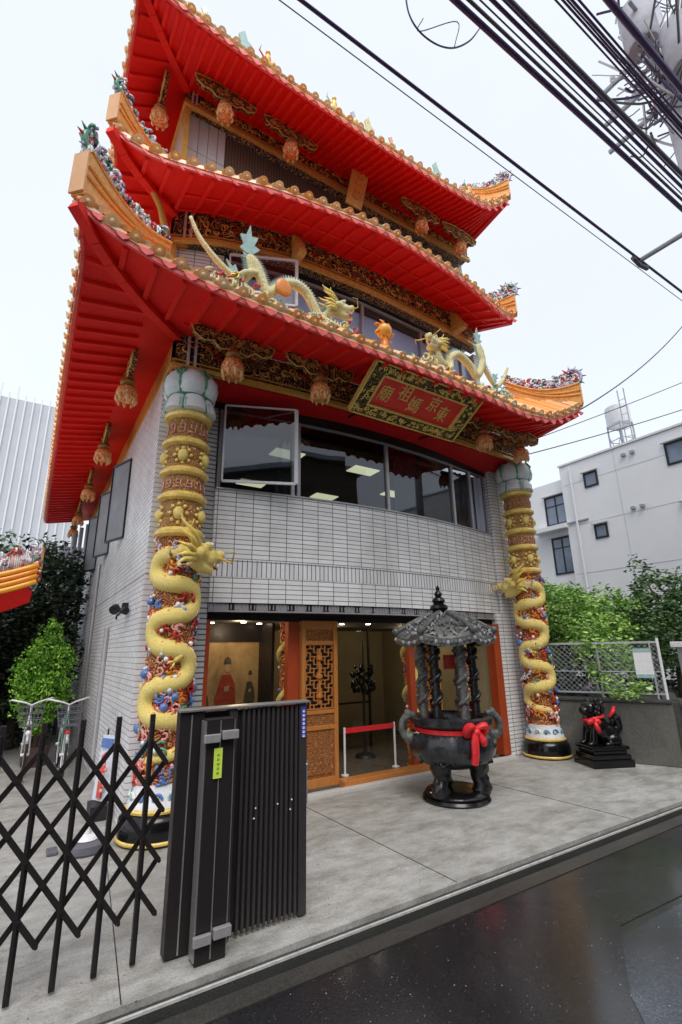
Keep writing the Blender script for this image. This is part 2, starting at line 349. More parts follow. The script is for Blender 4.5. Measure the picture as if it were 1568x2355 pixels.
def ground_mats():
    t = NT('forecourt_concrete')
    big = t.noise(.8, 9, .70, dist=.2); mid = t.noise(5.0, 8, .7, sc3=(1, 1.8, 1)); fine = t.noise(70, 5, .8); st = t.noise(2.6, 10, .85, sc3=(.6, 1.3, 1), dist=.15)
    col = t.ramp(big, [(.28, (.19, .185, .165)), (.5, (.30, .30, .28)), (.72, (.45, .46, .45))])
    col = t.mix(.5, col, t.ramp(mid, [(.3, (.28, .275, .25)), (.68, (.62, .62, .61))]))
    col = t.mix(.9, col, t.ramp(st, [(.36, (.60, .59, .56)), (.54, (1, 1, 1))]), 'MULTIPLY')
    col = t.mix(1, col, t.ramp(fine, [(.32, (.60, .60, .58)), (.50, (1, 1, 1)), (.7, (1.12, 1.12, 1.12))]), 'MULTIPLY')
    vo = t.new('ShaderNodeTexVoronoi', Scale=11.0); t.l.new(t.co(), vo.inputs['Vector'])
    col = t.mix(1, col, t.ramp(vo.outputs['Distance'], [(.05, (.22, .22, .22)), (.085, (1, 1, 1))]), 'MULTIPLY')
    t.bump(fine, .45, .005); M['conc'] = t.out(col, t.ramp(st, [(.34, .22), (.55, .62)]))
    def asphalt(name, dark, light, speck=.66):
        t = NT(name); wet = t.noise(.9, 6, .6, dist=.6); fine = t.noise(75, 5, .85); sp = None
        base = t.ramp(wet, [(.3, dark), (.7, light)])
        col = t.mix(1, base, t.ramp(fine, [(.3, .2), (.5, 1.0), (.66, 2.6)]), 'MULTIPLY')
        for sc_, th_, am in ((26, .10, .9), (61, .16, .55)):
            vo = t.new('ShaderNodeTexVoronoi', Scale=float(sc_)); t.l.new(t.co(), vo.inputs['Vector'])
            gt_ = t.ramp(vo.outputs['Distance'], [(th_ * .8, 1.0), (th_, 0.0)]); rn = t.new('ShaderNodeSeparateColor'); t.l.new(vo.outputs['Color'], rn.inputs[0])
            sel = t.ramp(rn.outputs[0], [(.80, 0.0), (.82, am)]); col = t.mix(t.mix(1, gt_, sel, 'MULTIPLY'), col, (.50, .50, .52))
        rust = t.noise(.7, 4, .6); col = t.mix(t.ramp(rust, [(.50, 0.0), (.72, .5)]), col, (.022, .013, .013))
        t.bump(fine, .7, .006); t.b.inputs['Coat Weight'].default_value = 1.0; t.b.inputs['Coat Roughness'].default_value = .15
        t.b.inputs['Coat IOR'].default_value = 1.45
        return t.out(col, t.ramp(wet, [(.38, .18), (.52, .30), (.62, .5)]), **{'Specular IOR Level': .3})
    M['road'] = asphalt('wet_asphalt', (.006, .006, .007), (.018, .017, .020))
    M['road2'] = asphalt('wet_asphalt_patch', (.010, .012, .016), (.060, .072, .092), .70)  # repair patch, lightened bluish to paint in sky sheen
    M['road3'] = asphalt('wet_asphalt_green', (.007, .010, .009), (.020, .027, .024), .70)
    t = NT('wet_gutter_concrete'); n = t.noise(2.2, 9, .7, sc3=(.5, 2, 1)); f = t.noise(80, 4)
    col = t.mix(.4, t.ramp(n, [(.3, (.014, .012, .010)), (.55, (.038, .032, .024)), (.8, (.10, .088, .064))]), t.ramp(f, [(.3, .015), (.7, .10)]))
    t.bump(f, .4, .004); M['gutter'] = t.out(col, t.ramp(n, [(.3, .2), (.7, .55)]))
    t = NT('kerb_concrete'); n = t.noise(3, 9, .7, sc3=(.6, 2, 1)); f = t.noise(90, 4)
    col = t.mix(.45, t.ramp(n, [(.3, (.018, .018, .017)), (.7, (.06, .06, .055))]), t.ramp(f, [(.3, .015), (.7, .09)]))
    t.bump(f, .5, .005); M['kerb'] = t.out(col, .55)
    M['kerb_l'] = paint('pale_kerb_edge', (.50, .50, .48), .5, .4, 7, .3)
    t = NT('mossy_retaining_concrete'); n = t.noise(1.6, 9, .7, dist=.5); f = t.noise(35, 5)
    col = t.mix(.3, t.ramp(n, [(.28, (.045, .046, .040)), (.6, (.13, .125, .10)), (.8, (.20, .19, .15))]), t.ramp(f, [(.3, .04), (.7, .18)]))
    t.bump(f, .5, .01); M['moss'] = t.out(col, .7)
ground_mats()


# ------------------------------------------------------------------ the ground
def structure(o): o['kind'] = 'structure'; return o
mb = MB(); mb.box(-60, 90, -60, 2.696, -.40, -.052); structure(mb.build('road', M['road']))
mb = MB(); mb.prism([(1.9, -3), (2.30, 1.3), (2.72, 1.72), (3.18, 2.02), (4.2, 2.0), (6.0, 1.9), (9, 1.7), (9, -3)], -.06, -.0485); structure(mb.build('road', M['road2']))  # repair patch with pale sky reflection put into its colour
mb = MB()
for (a, b) in (((3.3, 2.09), (4.4, 2.04)), ((4.4, 2.04), (7, 1.95)), ((1.45, 2.3), (2.0, 1.0))): mb.beam((*a, -.0505), (*b, -.0505), .008, .003)
structure(mb.build('road', M['black']))
mb = MB(); mb.box(-60, 90, 2.70, 2.828, -.40, -.046); structure(mb.build('road', M['gutter']))
mb = MB(); mb.box(-60, 90, 2.864, 2.880, -.018, -.006); structure(mb.build('kerb', M['kerb_l']))
mb = MB(); mb.box(-60, 90, 2.866, 2.884, -.40, -.019); mb.box(-60, 90, 2.884, 2.945, -.40, -.030)
for k in range(-10, 40): mb.box(k * .6 + .31, k * .6 + .322, 2.90, 2.93, -.3, -.024)
structure(mb.build('kerb', M['kerb']))
mb = MB(); mb.box(-60, 7.9, 2.950, 90, -.40, 0)
structure(mb.build('pavement', M['conc']))
mb = MB()
for (a, b) in (((2.72, 5.30), (2.80, 2.96)), ((4.95, 5.3), (5.1, 2.96)), ((.8, 5.2), (.6, 2.96))):
    mb.beam((*a, .0012), (*b, .0012), .005, .003)
structure(mb.build('pavement', M['black']))
mb = MB(); mb.box(7.9, 90, 2.935, 90, -.4, .0); structure(mb.build('ground', M['moss']))

# ------------------------------------------------------------------ curves of the three tiers
def ip(tab, x, c): return float(np.interp(x, [r[0] for r in tab], [r[c] for r in tab]))
def smooth_tab(tab, n=70, w=2):
    xs = np.linspace(tab[0][0], tab[-1][0], n); cols = []
    for c in range(1, len(tab[0])):
        ys = np.interp(xs, [r[0] for r in tab], [r[c] for r in tab])
        for _ in range(w):
            y2 = ys.copy(); y2[1:-1] = (ys[:-2] + 2 * ys[1:-1] + ys[2:]) / 4; ys = y2
        cols.append(ys)
    return [(xs[i], *[c[i] for c in cols]) for i in range(n)]
TIERS = []
# eave: x, y, z of the lower outer edge;  fr: x, y, z bottom, z top of the carved frieze; back = how far the roof runs back
T1 = dict(eave=smooth_tab([(-.10, 3.98, 5.31), (-.02, 3.98, 5.26), (.19, 3.98, 5.16), (.71, 3.98, 5.03), (1.15, 3.98, 4.98), (1.63, 3.98, 4.97), (2.3, 3.98, 4.955), (3.0, 3.98, 4.95), (3.93, 3.98, 4.94), (4.83, 3.98, 4.90), (5.73, 3.98, 4.84), (6.32, 3.98, 4.90), (6.8, 3.98, 5.10), (7.16, 3.98, 5.31)]),
          fr=smooth_tab([(1.0, 5.10, 4.74, 5.20), (2.5, 5.0, 4.77, 5.21), (4.0, 4.96, 4.77, 5.21), (5.5, 5.02, 4.77, 5.2), (7.02, 5.10, 4.76, 5.2)], 30), back=14.8, rise=1.0)
T2 = dict(eave=smooth_tab([(.08, 4.90, 7.42), (.25, 4.88, 7.33), (.55, 4.82, 7.24), (1.2, 4.65, 7.21), (1.82, 4.5, 7.23), (2.26, 4.45, 7.27), (2.96, 4.4, 7.33), (3.4, 4.37, 7.36), (4.12, 4.37, 7.36), (5.2, 4.4, 7.28), (5.9, 4.46, 7.16), (6.3, 4.5, 7.10), (6.56, 4.55, 7.23)]),
          fr=smooth_tab([(.95, 5.75, 7.06, 7.60), (1.45, 5.56, 7.15, 7.66), (2.65, 5.30, 7.18, 7.64), (3.9, 5.22, 7.15, 7.62), (5.7, 5.30, 7.16, 7.62), (6.7, 5.42, 7.16, 7.6)], 40), back=13.5, rise=.9)
T3 = dict(eave=smooth_tab([(.06, 4.6, 9.78), (.3, 4.6, 9.66), (.67, 4.6, 9.56), (1.32, 4.6, 9.50), (2.04, 4.6, 9.46), (3.76, 4.6, 9.44), (5.0, 4.6, 9.47), (5.64, 4.6, 9.52), (6.25, 4.6, 9.62), (6.6, 4.6, 9.85), (6.95, 4.6, 10.22)]),
          fr=smooth_tab([(.96, 5.75, 9.68, 10.04), (4, 5.72, 9.66, 10.03), (7.05, 5.75, 9.72, 10.06)], 20), back=13.5, rise=1.3)
def E(T, x): return Vector((x, ip(T['eave'], x, 1), ip(T['eave'], x, 2)))
def Fy(T, x): return ip(T['fr'], x, 1)
def Fb(T, x): return ip(T['fr'], x, 2)
def Ft(T, x): return ip(T['fr'], x, 3)
def fronts(T):
    tip = T['eave'][0]; xL = T['fr'][0][0]; yL = T['fr'][0][1]; return tip[0], tip[1], xL, yL, T['eave'][-1][0]
def front_line(T, x):
    tx, ty, xL, yL, xR = fronts(T); e = E(T, x); xx = max(x, xL)
    f = Vector((x, Fy(T, xx), Ft(T, xx))); te = 1 if x >= xL else (x - tx) / (xL - tx)
    return e, e.lerp(f, te)
def left_line(T, y):
    tx, ty, xL, yL, xR = fronts(T); s = (y - ty) / (yL - ty)
    z = E(T, tx + min(s, 1.0) * (xL - tx)).z; flare = 0
    e = Vector((tx + .07 * min(1, s * 3), y, z)); f = Vector((xL, y, Ft(T, xL))); te = min(1, s)
    return e, e.lerp(f, te)

T1.update(rib=.72, step=.27, batt=(.73,)); T2.update(rib=1.0, step=.25, batt=(.5, .9)); T3.update(rib=1.0, step=.135, batt=(.97,))
temple = thing('temple', (4.0, 5.5, 0), 'three tiered temple hall with white tiled walls and red upturned eaves', 'temple')

# ------------------------------------------------------------------ roofs
def make_roof(T, ornament=True):
    tx, ty, xL, yL, xR = fronts(T); back = T['back']
    b = MB(); N = 90
    def fr(u, v): e, i = front_line(T, tx + u * (xR - tx)); return e.lerp(i, v)
    def le(u, v): e, i = left_line(T, ty + u * (back - ty)); return e.lerp(i, v)
    b.grid(fr, N, 8); b.grid(le, N, 8)
    # top skins: rise from the tile edge towards the wall
    def hi(e, i, v):
        p = e.lerp(i, v); L = (i - e).length; return Vector((p.x, p.y, e.z + .16 + v * .75 * min(1.0, L / .9)))
    b.grid(lambda u, v: hi(*front_line(T, tx + u * (xR - tx)), v), N, 6)
    b.grid(lambda u, v: hi(*left_line(T, ty + u * (back - ty)), v), N, 6)
    # closing board on the side away from the passage
    e = E(T, xR); f = Vector((xR, Fy(T, 7), Ft(T, 7)))
    b.add([e, f, f + Vector((0, 0, .9)), e + Vector((0, 0, .16))], [(0, 1, 2, 3)])
    roof = b.build('roof', M['red'], temple, fix=False)
    # ribs
    r = MB(); x = tx + .10
    while x < xR - .05:
        e, i = front_line(T, x)
        if (i - e).length > .12:
            d = (i - e).normalized(); r.beam(e + d * .02 + Vector((0, 0, -.018)), e.lerp(i, T['rib'] if x > xL else min(1, T['rib'] / max(.05, (x - tx) / (xL - tx)))) + Vector((0, 0, -.018)), .045, .05)
        x += T['step']
    # rows of battens parallel with the eave
    for v in T['batt']:
        P = []
        for k in range(41):
            xx = xL + (xR - xL) * k / 40; e, i = front_line(T, xx); P.append(e.lerp(i, v) + Vector((0, 0, -.012)))
        for a, c in zip(P, P[1:]): r.beam(a, c, .03, .03)
    y = ty + .12
    while y < back:
        e, i = left_line(T, y)
        if (i - e).length > .12: r.beam(e + (i - e).normalized() * .02 + Vector((0, 0, -.018)), e.lerp(i, min(1, .62 / max(.05, min(1, (y - ty) / (yL - ty))))) + Vector((0, 0, -.018)), .045, .05)
        y += .235
    r.build('rafters', M['red_rib'], temple)
    # hip beam
    h = MB(); a = E(T, tx); c = Vector((xL, yL, Ft(T, xL)))
    P = []
    for k in range(9):
        s = k / 8; P.append(Vector((tx + s * (xL - tx), ty + s * (yL - ty), 0)));
        e = E(T, P[-1].x); P[-1].z = e.z + (c.z - e.z) * s - .05
    P[0] += (P[0] - P[1]).normalized() * .10
    for p, q_ in zip(P, P[1:]): h.beam(p, q_, .10, .08)
    h.build('hip_beam', M['red_rib'], temple); h = MB()
    e = E(T, xR); cc = Vector((xR, Fy(T, 7), Ft(T, 7)))
    for k in range(6):
        h.beam(e.lerp(cc, k / 6) + Vector((.0, 0, -.03)), e.lerp(cc, (k + 1) / 6) + Vector((.0, 0, -.03)), .09, .09)
    h.build('hip_beam', M['red_rib'], temple)
    # fascia board and tile edge
    fa = MB(); P = [E(T, tx + (xR - tx) * k / 60) for k in range(61)]; LP = [left_line(T, ty + (back - ty) * k / 60)[0] for k in range(61)]
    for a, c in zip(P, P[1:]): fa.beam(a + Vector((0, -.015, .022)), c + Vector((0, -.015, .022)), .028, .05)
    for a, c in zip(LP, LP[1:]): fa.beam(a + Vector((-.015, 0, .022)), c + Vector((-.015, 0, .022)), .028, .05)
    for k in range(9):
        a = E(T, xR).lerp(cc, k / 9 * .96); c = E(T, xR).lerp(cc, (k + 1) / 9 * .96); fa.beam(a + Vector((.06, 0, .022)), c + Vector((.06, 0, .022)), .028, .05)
    dr = MB()
    tl = MB(); st = .205
    def tile_at(p, out, up_vec, L):
        # drip tile and round end tile, then the barrel row running up the roof
        ux = Vector((-out.y, out.x, 0))
        dr.plate([(-.075, .03), (-.045, -.012), (0, -.040), (.045, -.012), (.075, .03)], p + out * .045 + ux * st * .5 + Vector((0, 0, .0)), ux, Vector((0, 0, 1)), .012)
        c = p + out * .055 + Vector((0, 0, .105)); d = up_vec
        tl.tube([c, c + d * .02, c + d * L], [.050, .046, .046], 8)
        tl.tube([c - d * .012, c + d * .012], [.058, .058], 12)
        tl.tube([c - d * .020, c - d * .010], [.040, .040], 12); tl.ell(c - d * .022, (.020, .020, .020), 7, 4)
        for j in (-.27, .27, .5): tl.tube([c + ux * st * j + d * .01 + Vector((0, 0, -.03)), c + ux * st * j + d * L + Vector((0, 0, -.03))], [.036, .036], 6)
    n = int((xR - tx) / st)
    for k in range(n + 1):
        x = tx + .03 + k * st
        if x > xR - .02: break
        e, i = front_line(T, x); L = (i - e).length; tile_at(e, Vector((0, -1, 0)), Vector((0, .78, .62)).normalized(), max(.12, min(1.1, L)))
    y = ty + .05
    while y < back:
        e, i = left_line(T, y); L = (i - e).length; tile_at(e, Vector((-1, 0, 0)), Vector((.78, 0, .62)).normalized(), max(.12, min(1.1, L))); y += st
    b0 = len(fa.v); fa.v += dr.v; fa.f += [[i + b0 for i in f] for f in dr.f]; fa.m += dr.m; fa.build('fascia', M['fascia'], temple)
    # bed under the end tiles
    for a, c in zip(P, P[1:]): tl.beam(a + Vector((0, -.01, .073)), c + Vector((0, -.01, .073)), .06, .05)
    for a, c in zip(LP, LP[1:]): tl.beam(a + Vector((-.01, 0, .073)), c + Vector((-.01, 0, .073)), .06, .05)
    tl.build('roof_tiles', M['tile_y'], temple)
    return roof
for T in (T1, T2, T3): make_roof(T)

# ------------------------------------------------------------------ hip ridges with scroll ornaments
def scroll_cluster(b, path, size, n, rr, density=1.0):
    """openwork of little curls standing on a path; material slots 0 white 1 lavender 2 red 3 green 4 pink"""
    for k in range(n):
        s = k / max(1, n - 1); i = s * (len(path) - 1); a = path[int(i)]; c = path[min(len(path) - 1, int(i) + 1)]; p = Vector(a).lerp(Vector(c), i - int(i))
        h = size(s)
        for j in range(2):
            ctr = p + Vector((rr.uniform(-.03, .03), rr.uniform(-.03, .03), rr.uniform(0.02, h)))
            ra = rr.uniform(.030, .062); ph = rr.uniform(0, 6.28); ax = rr.uniform(-.5, .5)
            u = Vector((math.cos(ax + .75), math.sin(ax + .75) * -1, 0)); pts = []
            for t in range(9):
                an = ph + t / 8 * 4.6; r_ = ra * (1 - t / 14); pts.append(ctr + u * math.cos(an) * r_ + Vector((0, 0, 1)) * math.sin(an) * r_)
            b.mat(rr.choice([0, 0, 0, 0, 1, 1, 2, 2, 3, 5])); b.tube(pts, [.018 * (1 - t / 16) for t in range(9)], 5)
        b.mat(rr.choice([0, 1, 0])); b.tube([p, p + Vector((0, 0, h * .8))], [.016, .008], 5)
ORN = [M['white'], M['lav'], M['redg'], M['green'], M['pink'], paint('plum_glaze', (.10, .06, .16), .3, .3, 10)]
def ridge(T, side, z_end, L_in, label, seed, hgt=.42):
    tx, ty, xL, yL, xR = fronts(T); rr = random.Random(seed)
    if side == 'L':
        tip = E(T, tx) + Vector((-.06, -.06, .16)); d = Vector((xL - tx, yL - ty, 0)).normalized()
    else:
        tip = E(T, xR) + Vector((.09, -.06, .16)); d = Vector((-.62, .78, 0)).normalized()
    P = []; H = []
    for k in range(15):
        s = k / 14; dist = s * L_in; p = tip + d * dist
        p.z = tip.z + .06 + (1 - s) ** 2.2 * (z_end - tip.z - .06) * .0 + s * .42 * L_in * .9 - math.sin(s * PI) * .10
        P.append(p); H.append(.10 + (1 - s) ** 2.2 * hgt)
    b = MB(); x = Vector((-d.y, d.x, 0)); vs = []; fs = []
    for p, h_ in zip(P, H):
        for a_, c_ in ((-.06, -.12), (-.065, h_ * .5), (-.085, h_ * .86), (-.085, h_), (.085, h_), (.085, h_ * .86), (.065, h_ * .5), (.06, -.12)):
            vs.append(p + x * a_ + Vector((0, 0, c_)))
    for i in range(14):
        for k in range(8): fs.append((i * 8 + k, i * 8 + (k + 1) % 8, i * 8 + 8 + (k + 1) % 8, i * 8 + 8 + k))
    fs += [tuple(range(8)), tuple(14 * 8 + k for k in range(8))[::-1]]
    b.add(vs, fs)
    # ribs of half round tile along both flanks
    for zf in (.25, .55, .98):
        for sgn in (-1, 1):
            b.tube([p + x * sgn * (.07 if zf < .9 else .085) + Vector((0, 0, h_ * zf)) for p, h_ in zip(P, H)], .018, 6)
    b.mat(1); b.beam(P[0] - d * .012 + Vector((0, 0, -.10)), P[0] - d * .012 + Vector((0, 0, H[0] - .02)), .15, .02, d); b.mat(0)
    o = b.build('hip_ridge', [M['ridge_s'], M['ridge_end']], temple, smooth='angle')
    c = MB(); top = [p + Vector((0, 0, h_)) for p, h_ in zip(P, H)]
    scroll_cluster(c, top, lambda s: .14 + .17 * (1 - s), 110, rr)
    # the crest curl at the very tip
    t0 = top[0] + Vector((0, 0, .02)); u = -d
    pts = []
    for t in range(16):
        an = -1.3 + t / 15 * 4.4; r_ = (.15 if side == 'L' else .19) * (1 - t / 26); pts.append(t0 + d * .10 + u * math.cos(an) * r_ + Vector((0, 0, .17)) + Vector((0, 0, 1)) * math.sin(an) * r_)
    c.mat(3 if side == 'L' else 1); c.tube(pts, [.036 * (1 - t / 22) for t in range(16)], 7)
    c.mat(2); c.tube([p + (t0 + d * .10 + Vector((0, 0, .17)) - p) * .42 for p in pts], [.022 * (1 - t / 22) for t in range(16)], 6)
    for t in range(0, 16, 2):
        v = (pts[t] - (t0 + d * .10 + Vector((0, 0, .17)))).normalized(); c.mat(t // 2 % 4); c.tube([pts[t], pts[t] + v * .085], [.022, .004], 5)
    c.build('ridge_scrollwork', ORN, o, smooth=True)
    return o
ridge(T1, 'L', 6.0, 1.25, '', 1, .26); ridge(T1, 'R', 5.8, 1.15, '', 2, .17)
ridge(T2, 'L', 7.9, 1.05, '', 3, .22); ridge(T2, 'R', 7.9, .9, '', 4, .16)
ridge(T3, 'L', 10.2, 1.05, '', 5, .22); ridge(T3, 'R', 10.6, .9, '', 6, .16)

# ------------------------------------------------------------------ friezes
def frieze(T, dep=.22):
    x0, x1 = T['fr'][0][0], T['fr'][-1][0]; back = T['back']; yL = T['fr'][0][1]; zb0, zt0 = T['fr'][0][2], T['fr'][0][3]
    b = MB(); b.slab(lambda u: ((x0 + u * (x1 - x0), Fy(T, x0 + u * (x1 - x0)), Fb(T, x0 + u * (x1 - x0)) + .05), (x0 + u * (x1 - x0), Fy(T, x0 + u * (x1 - x0)), Ft(T, x0 + u * (x1 - x0)) - .002)), 40, (0, dep, 0))
    fz = b
    g = MB(); rr = random.Random(int(zb0 * 10))
    # gold mouldings bottom and top
    for (zz, th, pr, z_of) in ((.025, .055, .035, Fb), (.105, .018, .02, Fb)):
        P = [Vector((x0 - .03 + (x1 - x0 + .06) * k / 40, 0, 0)) for k in range(41)]
        for p in P: p.y = Fy(T, p.x) - pr / 2 + .01; p.z = z_of(T, p.x) + zz
        for a, c in zip(P, P[1:]): g.beam(a, c, pr + .03, th)
    g.beam((x0 - .015, yL - .02, zb0 + .025), (x0 - .015, back, zb0 + .025), .06, .055)
    g.build('gold_moulding', M['gold'], temple)
    sc = MB(); n = int((x1 - x0) / .055); sc.v = fz.v; sc.f = fz.f; sc.m = [5] * len(fz.f)
    for k in range(n):
        x = x0 + .12 + k * .055 + rr.uniform(-.02, .02)
        if x > x1 - .05: break
        z = Fb(T, x) + rr.uniform(.15, Ft(T, x) - Fb(T, x) - .05); y = Fy(T, x) - .004; ra = rr.uniform(.03, .065); ph = rr.uniform(0, 6.28); sg = rr.choice((-1, 1))
        sc.mat(rr.choice((0, 0, 0, 1, 1, 2)))
        sc.tube([(x + ra * math.cos(ph + t * .6 * sg) * (1 - t / 12), y - .004 * t, z + ra * math.sin(ph + t * .6 * sg) * (1 - t / 12)) for t in range(9)], [.015 * (1 - t / 14) for t in range(9)], 5)
    # upright black and white posts at panel ends
    for xp in ([x0 + .14, x0 + .22] if T is not T3 else [x0 + .08, x0 + .14]):
        sc.mat(3); sc.box(xp - .014, xp + .014, Fy(T, xp) - .03, Fy(T, xp) + .02, Fb(T, xp) + .06, Ft(T, xp) - .01)
        sc.mat(4); sc.box(xp + .016, xp + .05, Fy(T, xp) - .02, Fy(T, xp) + .02, Fb(T, xp) + .06, Ft(T, xp) - .01)
    sc.build('frieze', [M['gold_dark'], M['gold_l'], M['redg'], M['white'], M['black'], M['frieze']], temple, smooth='angle')
    # side frieze along the passage
    s = MB(); s.box(x0, x0 + dep, yL + .002, back, zb0 + .053, zt0); s.build('side_frieze', M['gold_dark'], temple)
for T in (T1, T2, T3): frieze(T)

# ------------------------------------------------------------------ walls
def yW(x): return 5.545 - .35 * math.sin(PI * min(1, max(0, (x - .98) / 5.8)))
def curved(b, x0, x1, z0, z1, yf, th, n=24):
    return b.slab(lambda u: ((x0 + u * (x1 - x0), yf(x0 + u * (x1 - x0)), z0), (x0 + u * (x1 - x0), yf(x0 + u * (x1 - x0)), z1)), n, (0, th, 0))
b = MB(); curved(b, 1.66, 6.60, 2.632, 3.48, yW, .16); curved(b, 1.66, 6.60, 2.135, 2.43, yW, .16)
b.build('front_wall', M['tiles'], temple)
b = MB(); curved(b, 1.66, 6.60, 2.431, 2.631, lambda x: yW(x) - .002, .16); b.build('soldier_course', M['soldier'], temple)
b = MB(); b.box(1.0, 1.658, 5.46, 5.70, 0, 4.72); b.build('corner_pier', M['pilaster'], temple)
b = MB(); b.box(6.44, 6.86, 5.45, 5.70, 0, 2.135); b.box(6.605, 6.86, 5.452, 5.70, 2.137, 4.72); b.build('corner_pier', M['tiles'], temple)
b = MB(); b.box(.96, 1.12, 5.445, 14.7, 0, 2.40); b.box(.96, 1.12, 5.445, 14.7, 2.425, 4.74); b.box(.972, 1.1, 5.46, 14.7, 2.39, 2.43)
lw = b.build('side_wall', M['tiles_side'], temple)
b = MB(); b.box(.955, 6.85, 14.5, 14.7, 0, 4.7); b.box(6.862, 6.95, 5.46, 14.7, 0, 4.74); b.build('rear_wall', M['tiles_side'], temple)
# copper lintel louvre over the shop front
b = MB(); curved(b, 1.66, 6.86, 2.035, 2.125, lambda x: yW(x) + .03, .05)
x = 1.68
while x < 6.8: b.box(x, x + .012, yW(x) + .014, yW(x) + .03, 2.06, 2.115); x += .045
curved(b, 1.66, 6.86, 2.03, 2.048, lambda x: yW(x) + .005, .06)
b.build('lintel', M['alu'], temple)
b = MB(); curved(b, 1.66, 6.44, 1.95, 2.028, lambda x: 5.56, .05); b.slab(lambda u: ((1.66 + u * 4.78, yW(1.66 + u * 4.78) + .03, 2.028), (1.66 + u * 4.78, 5.6, 2.028)), 20, (0, 0, .1))
b.build('soffit', M['darkmetal'], temple)
# red soffit under the first frieze and round the column heads
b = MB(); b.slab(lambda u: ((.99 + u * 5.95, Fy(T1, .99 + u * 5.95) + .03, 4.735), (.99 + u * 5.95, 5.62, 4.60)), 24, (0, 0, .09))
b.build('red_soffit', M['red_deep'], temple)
b = MB(); curved(b, 1.3, 6.8, 4.56, 4.70, lambda x: yW(x) + .02, .06); b.build('window_head', M['darkmetal'], temple)

# ------------------------------------------------------------------ windows
def window(xs, z0, z1, yf, gl, frame='alu', name='window', fw=.045, mull=None, dep=.05):
    f = MB(); x0, x1 = xs[0], xs[-1]
    for x in xs: f.box(x - fw / 2, x + fw / 2, yf(x) - .01, yf(x) + dep, z0, z1)
    for a, c in zip(xs, xs[1:]):
        n = max(1, int((c - a) / .5))
        for z, h in ((z0, fw), (z1, fw)):
            for k in range(n):
                xa = a + (c - a) * k / n; xb = a + (c - a) * (k + 1) / n
                f.beam((xa, yf(xa) + .02, z), (xb, yf(xb) + .02, z), .055, h)
    o = f.build(name, M[frame], temple)
    for a, c in zip(xs, xs[1:]):
        p = MB(); n = max(1, int((c - a) / .5))
        p.grid(lambda u, v: (a + .02 + u * (c - a - .04), yf(a + u * (c - a)) + .025, z0 + .01 + v * (z1 - z0 - .02)), n, 1); p.build('pane', gl, o, fix=False)
    return o
wy = lambda x: yW(x) + .05
window([1.70, 2.64, 2.72, 4.15, 5.62, 6.12, 6.56], 3.50, 4.56, wy, M['glass1'])
# open casement swung out over the sill
f = MB(); a0 = Vector((1.70, 5.33, 3.56)); a1 = Vector((2.52, 5.00, 3.56)); dz = Vector((0, 0, 1.0))
f.beam(a0, a1, .025, .03); f.beam(a0 + dz, a1 + dz, .025, .02); f.beam(a0, a0 + dz, .02, .02, (1, 0, 0)); f.beam(a1, a1 + dz, .03, .045, (1, 0, 0))
f.beam(Vector((2.2, 5.3, 4.5)), a1 + dz * .98, .012, .012)
o = f.build('open_casement', M['whitealu'], temple)
p = MB(); p.add([a0, a1, a1 + dz, a0 + dz], [(0, 1, 2, 3)]); p.build('pane', M['glass1'], o, fix=False)
# sill drip
b = MB(); curved(b, 1.66, 6.6, 3.482, 3.50, lambda x: yW(x) - .02, .10); b.build('sill', M['alu'], temple)
# room behind the first floor windows
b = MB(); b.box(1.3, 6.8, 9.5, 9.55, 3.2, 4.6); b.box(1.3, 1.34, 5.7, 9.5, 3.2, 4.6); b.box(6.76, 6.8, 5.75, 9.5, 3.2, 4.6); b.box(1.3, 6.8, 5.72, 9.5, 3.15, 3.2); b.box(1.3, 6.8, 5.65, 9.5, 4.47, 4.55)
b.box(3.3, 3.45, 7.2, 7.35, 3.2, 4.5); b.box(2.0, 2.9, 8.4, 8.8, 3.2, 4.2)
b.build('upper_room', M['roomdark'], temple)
for (x, y) in ((2.98, 7.65), (2.95, 6.15), (4.35, 6.15), (4.5, 7.7), (5.6, 6.9)):
    p = MB(); p.box(x - .24, x + .24, y - .14, y + .14, 4.452, 4.468); p.build('ceiling_light_panel', M['panel'], temple)
# curtains behind the right panes, partly drawn
b = MB()
for (xa, xb) in ((4.5, 4.95), (5.75, 6.5)):
    b = MB(); b.slab(lambda u: ((xa + u * (xb - xa), 5.52 + .025 * math.sin(u * 40), 3.52), (xa + u * (xb - xa), 5.52 + .025 * math.sin(u * 40), 4.5)), 60, (0, .01, 0)); b.build('curtain', M['blind'], temple)

# second tier wall
def y2(x): return Fy(T2, x) + .14
b = MB(); curved(b, .95, 1.66, 5.75, 7.1, y2, .12, 8); b.build('second_tier_wall', M['tiles'], temple)
b = MB(); curved(b, 1.66, 6.7, 5.3, 5.98, y2, .12, 20); b.box(.97, 1.07, 5.9, 13.4, 5.3, 7.06); b.box(6.6, 6.72, 5.5, 13.4, 5.3, 7.1); b.build('second_tier_wall', M['tiles_side'], temple)
window([1.70, 2.72, 3.9, 5.2, 6.3, 6.66], 6.0, 7.05, lambda x: y2(x) + .03, M['glass2'])
b = MB(); curved(b, 1.68, 6.62, 5.98, 7.02, lambda x: y2(x) + .10, .02, 24); b.build('blind', M['blind2'], temple)  # pale blue sheet behind the glass, painted as reflected sky
b = MB(); curved(b, 1.68, 6.62, 6.90, 7.04, lambda x: y2(x) + .07, .02, 24); b.build('blind_box', M['roomdark'], temple)  # dark strip painted as the eave's reflection along the pane tops
f = MB(); z0_, z1_ = 6.25, 7.02; a0 = Vector((1.70, 5.50, z0_)); a1 = Vector((2.56, 5.12, z0_)); dz = Vector((0, 0, z1_ - z0_))
f.beam(a0, a1, .025, .03); f.beam(a0 + dz, a1 + dz, .025, .035); f.beam(a0, a0 + dz, .02, .02, (1, 0, 0)); f.beam(a1, a1 + dz, .03, .04, (1, 0, 0))
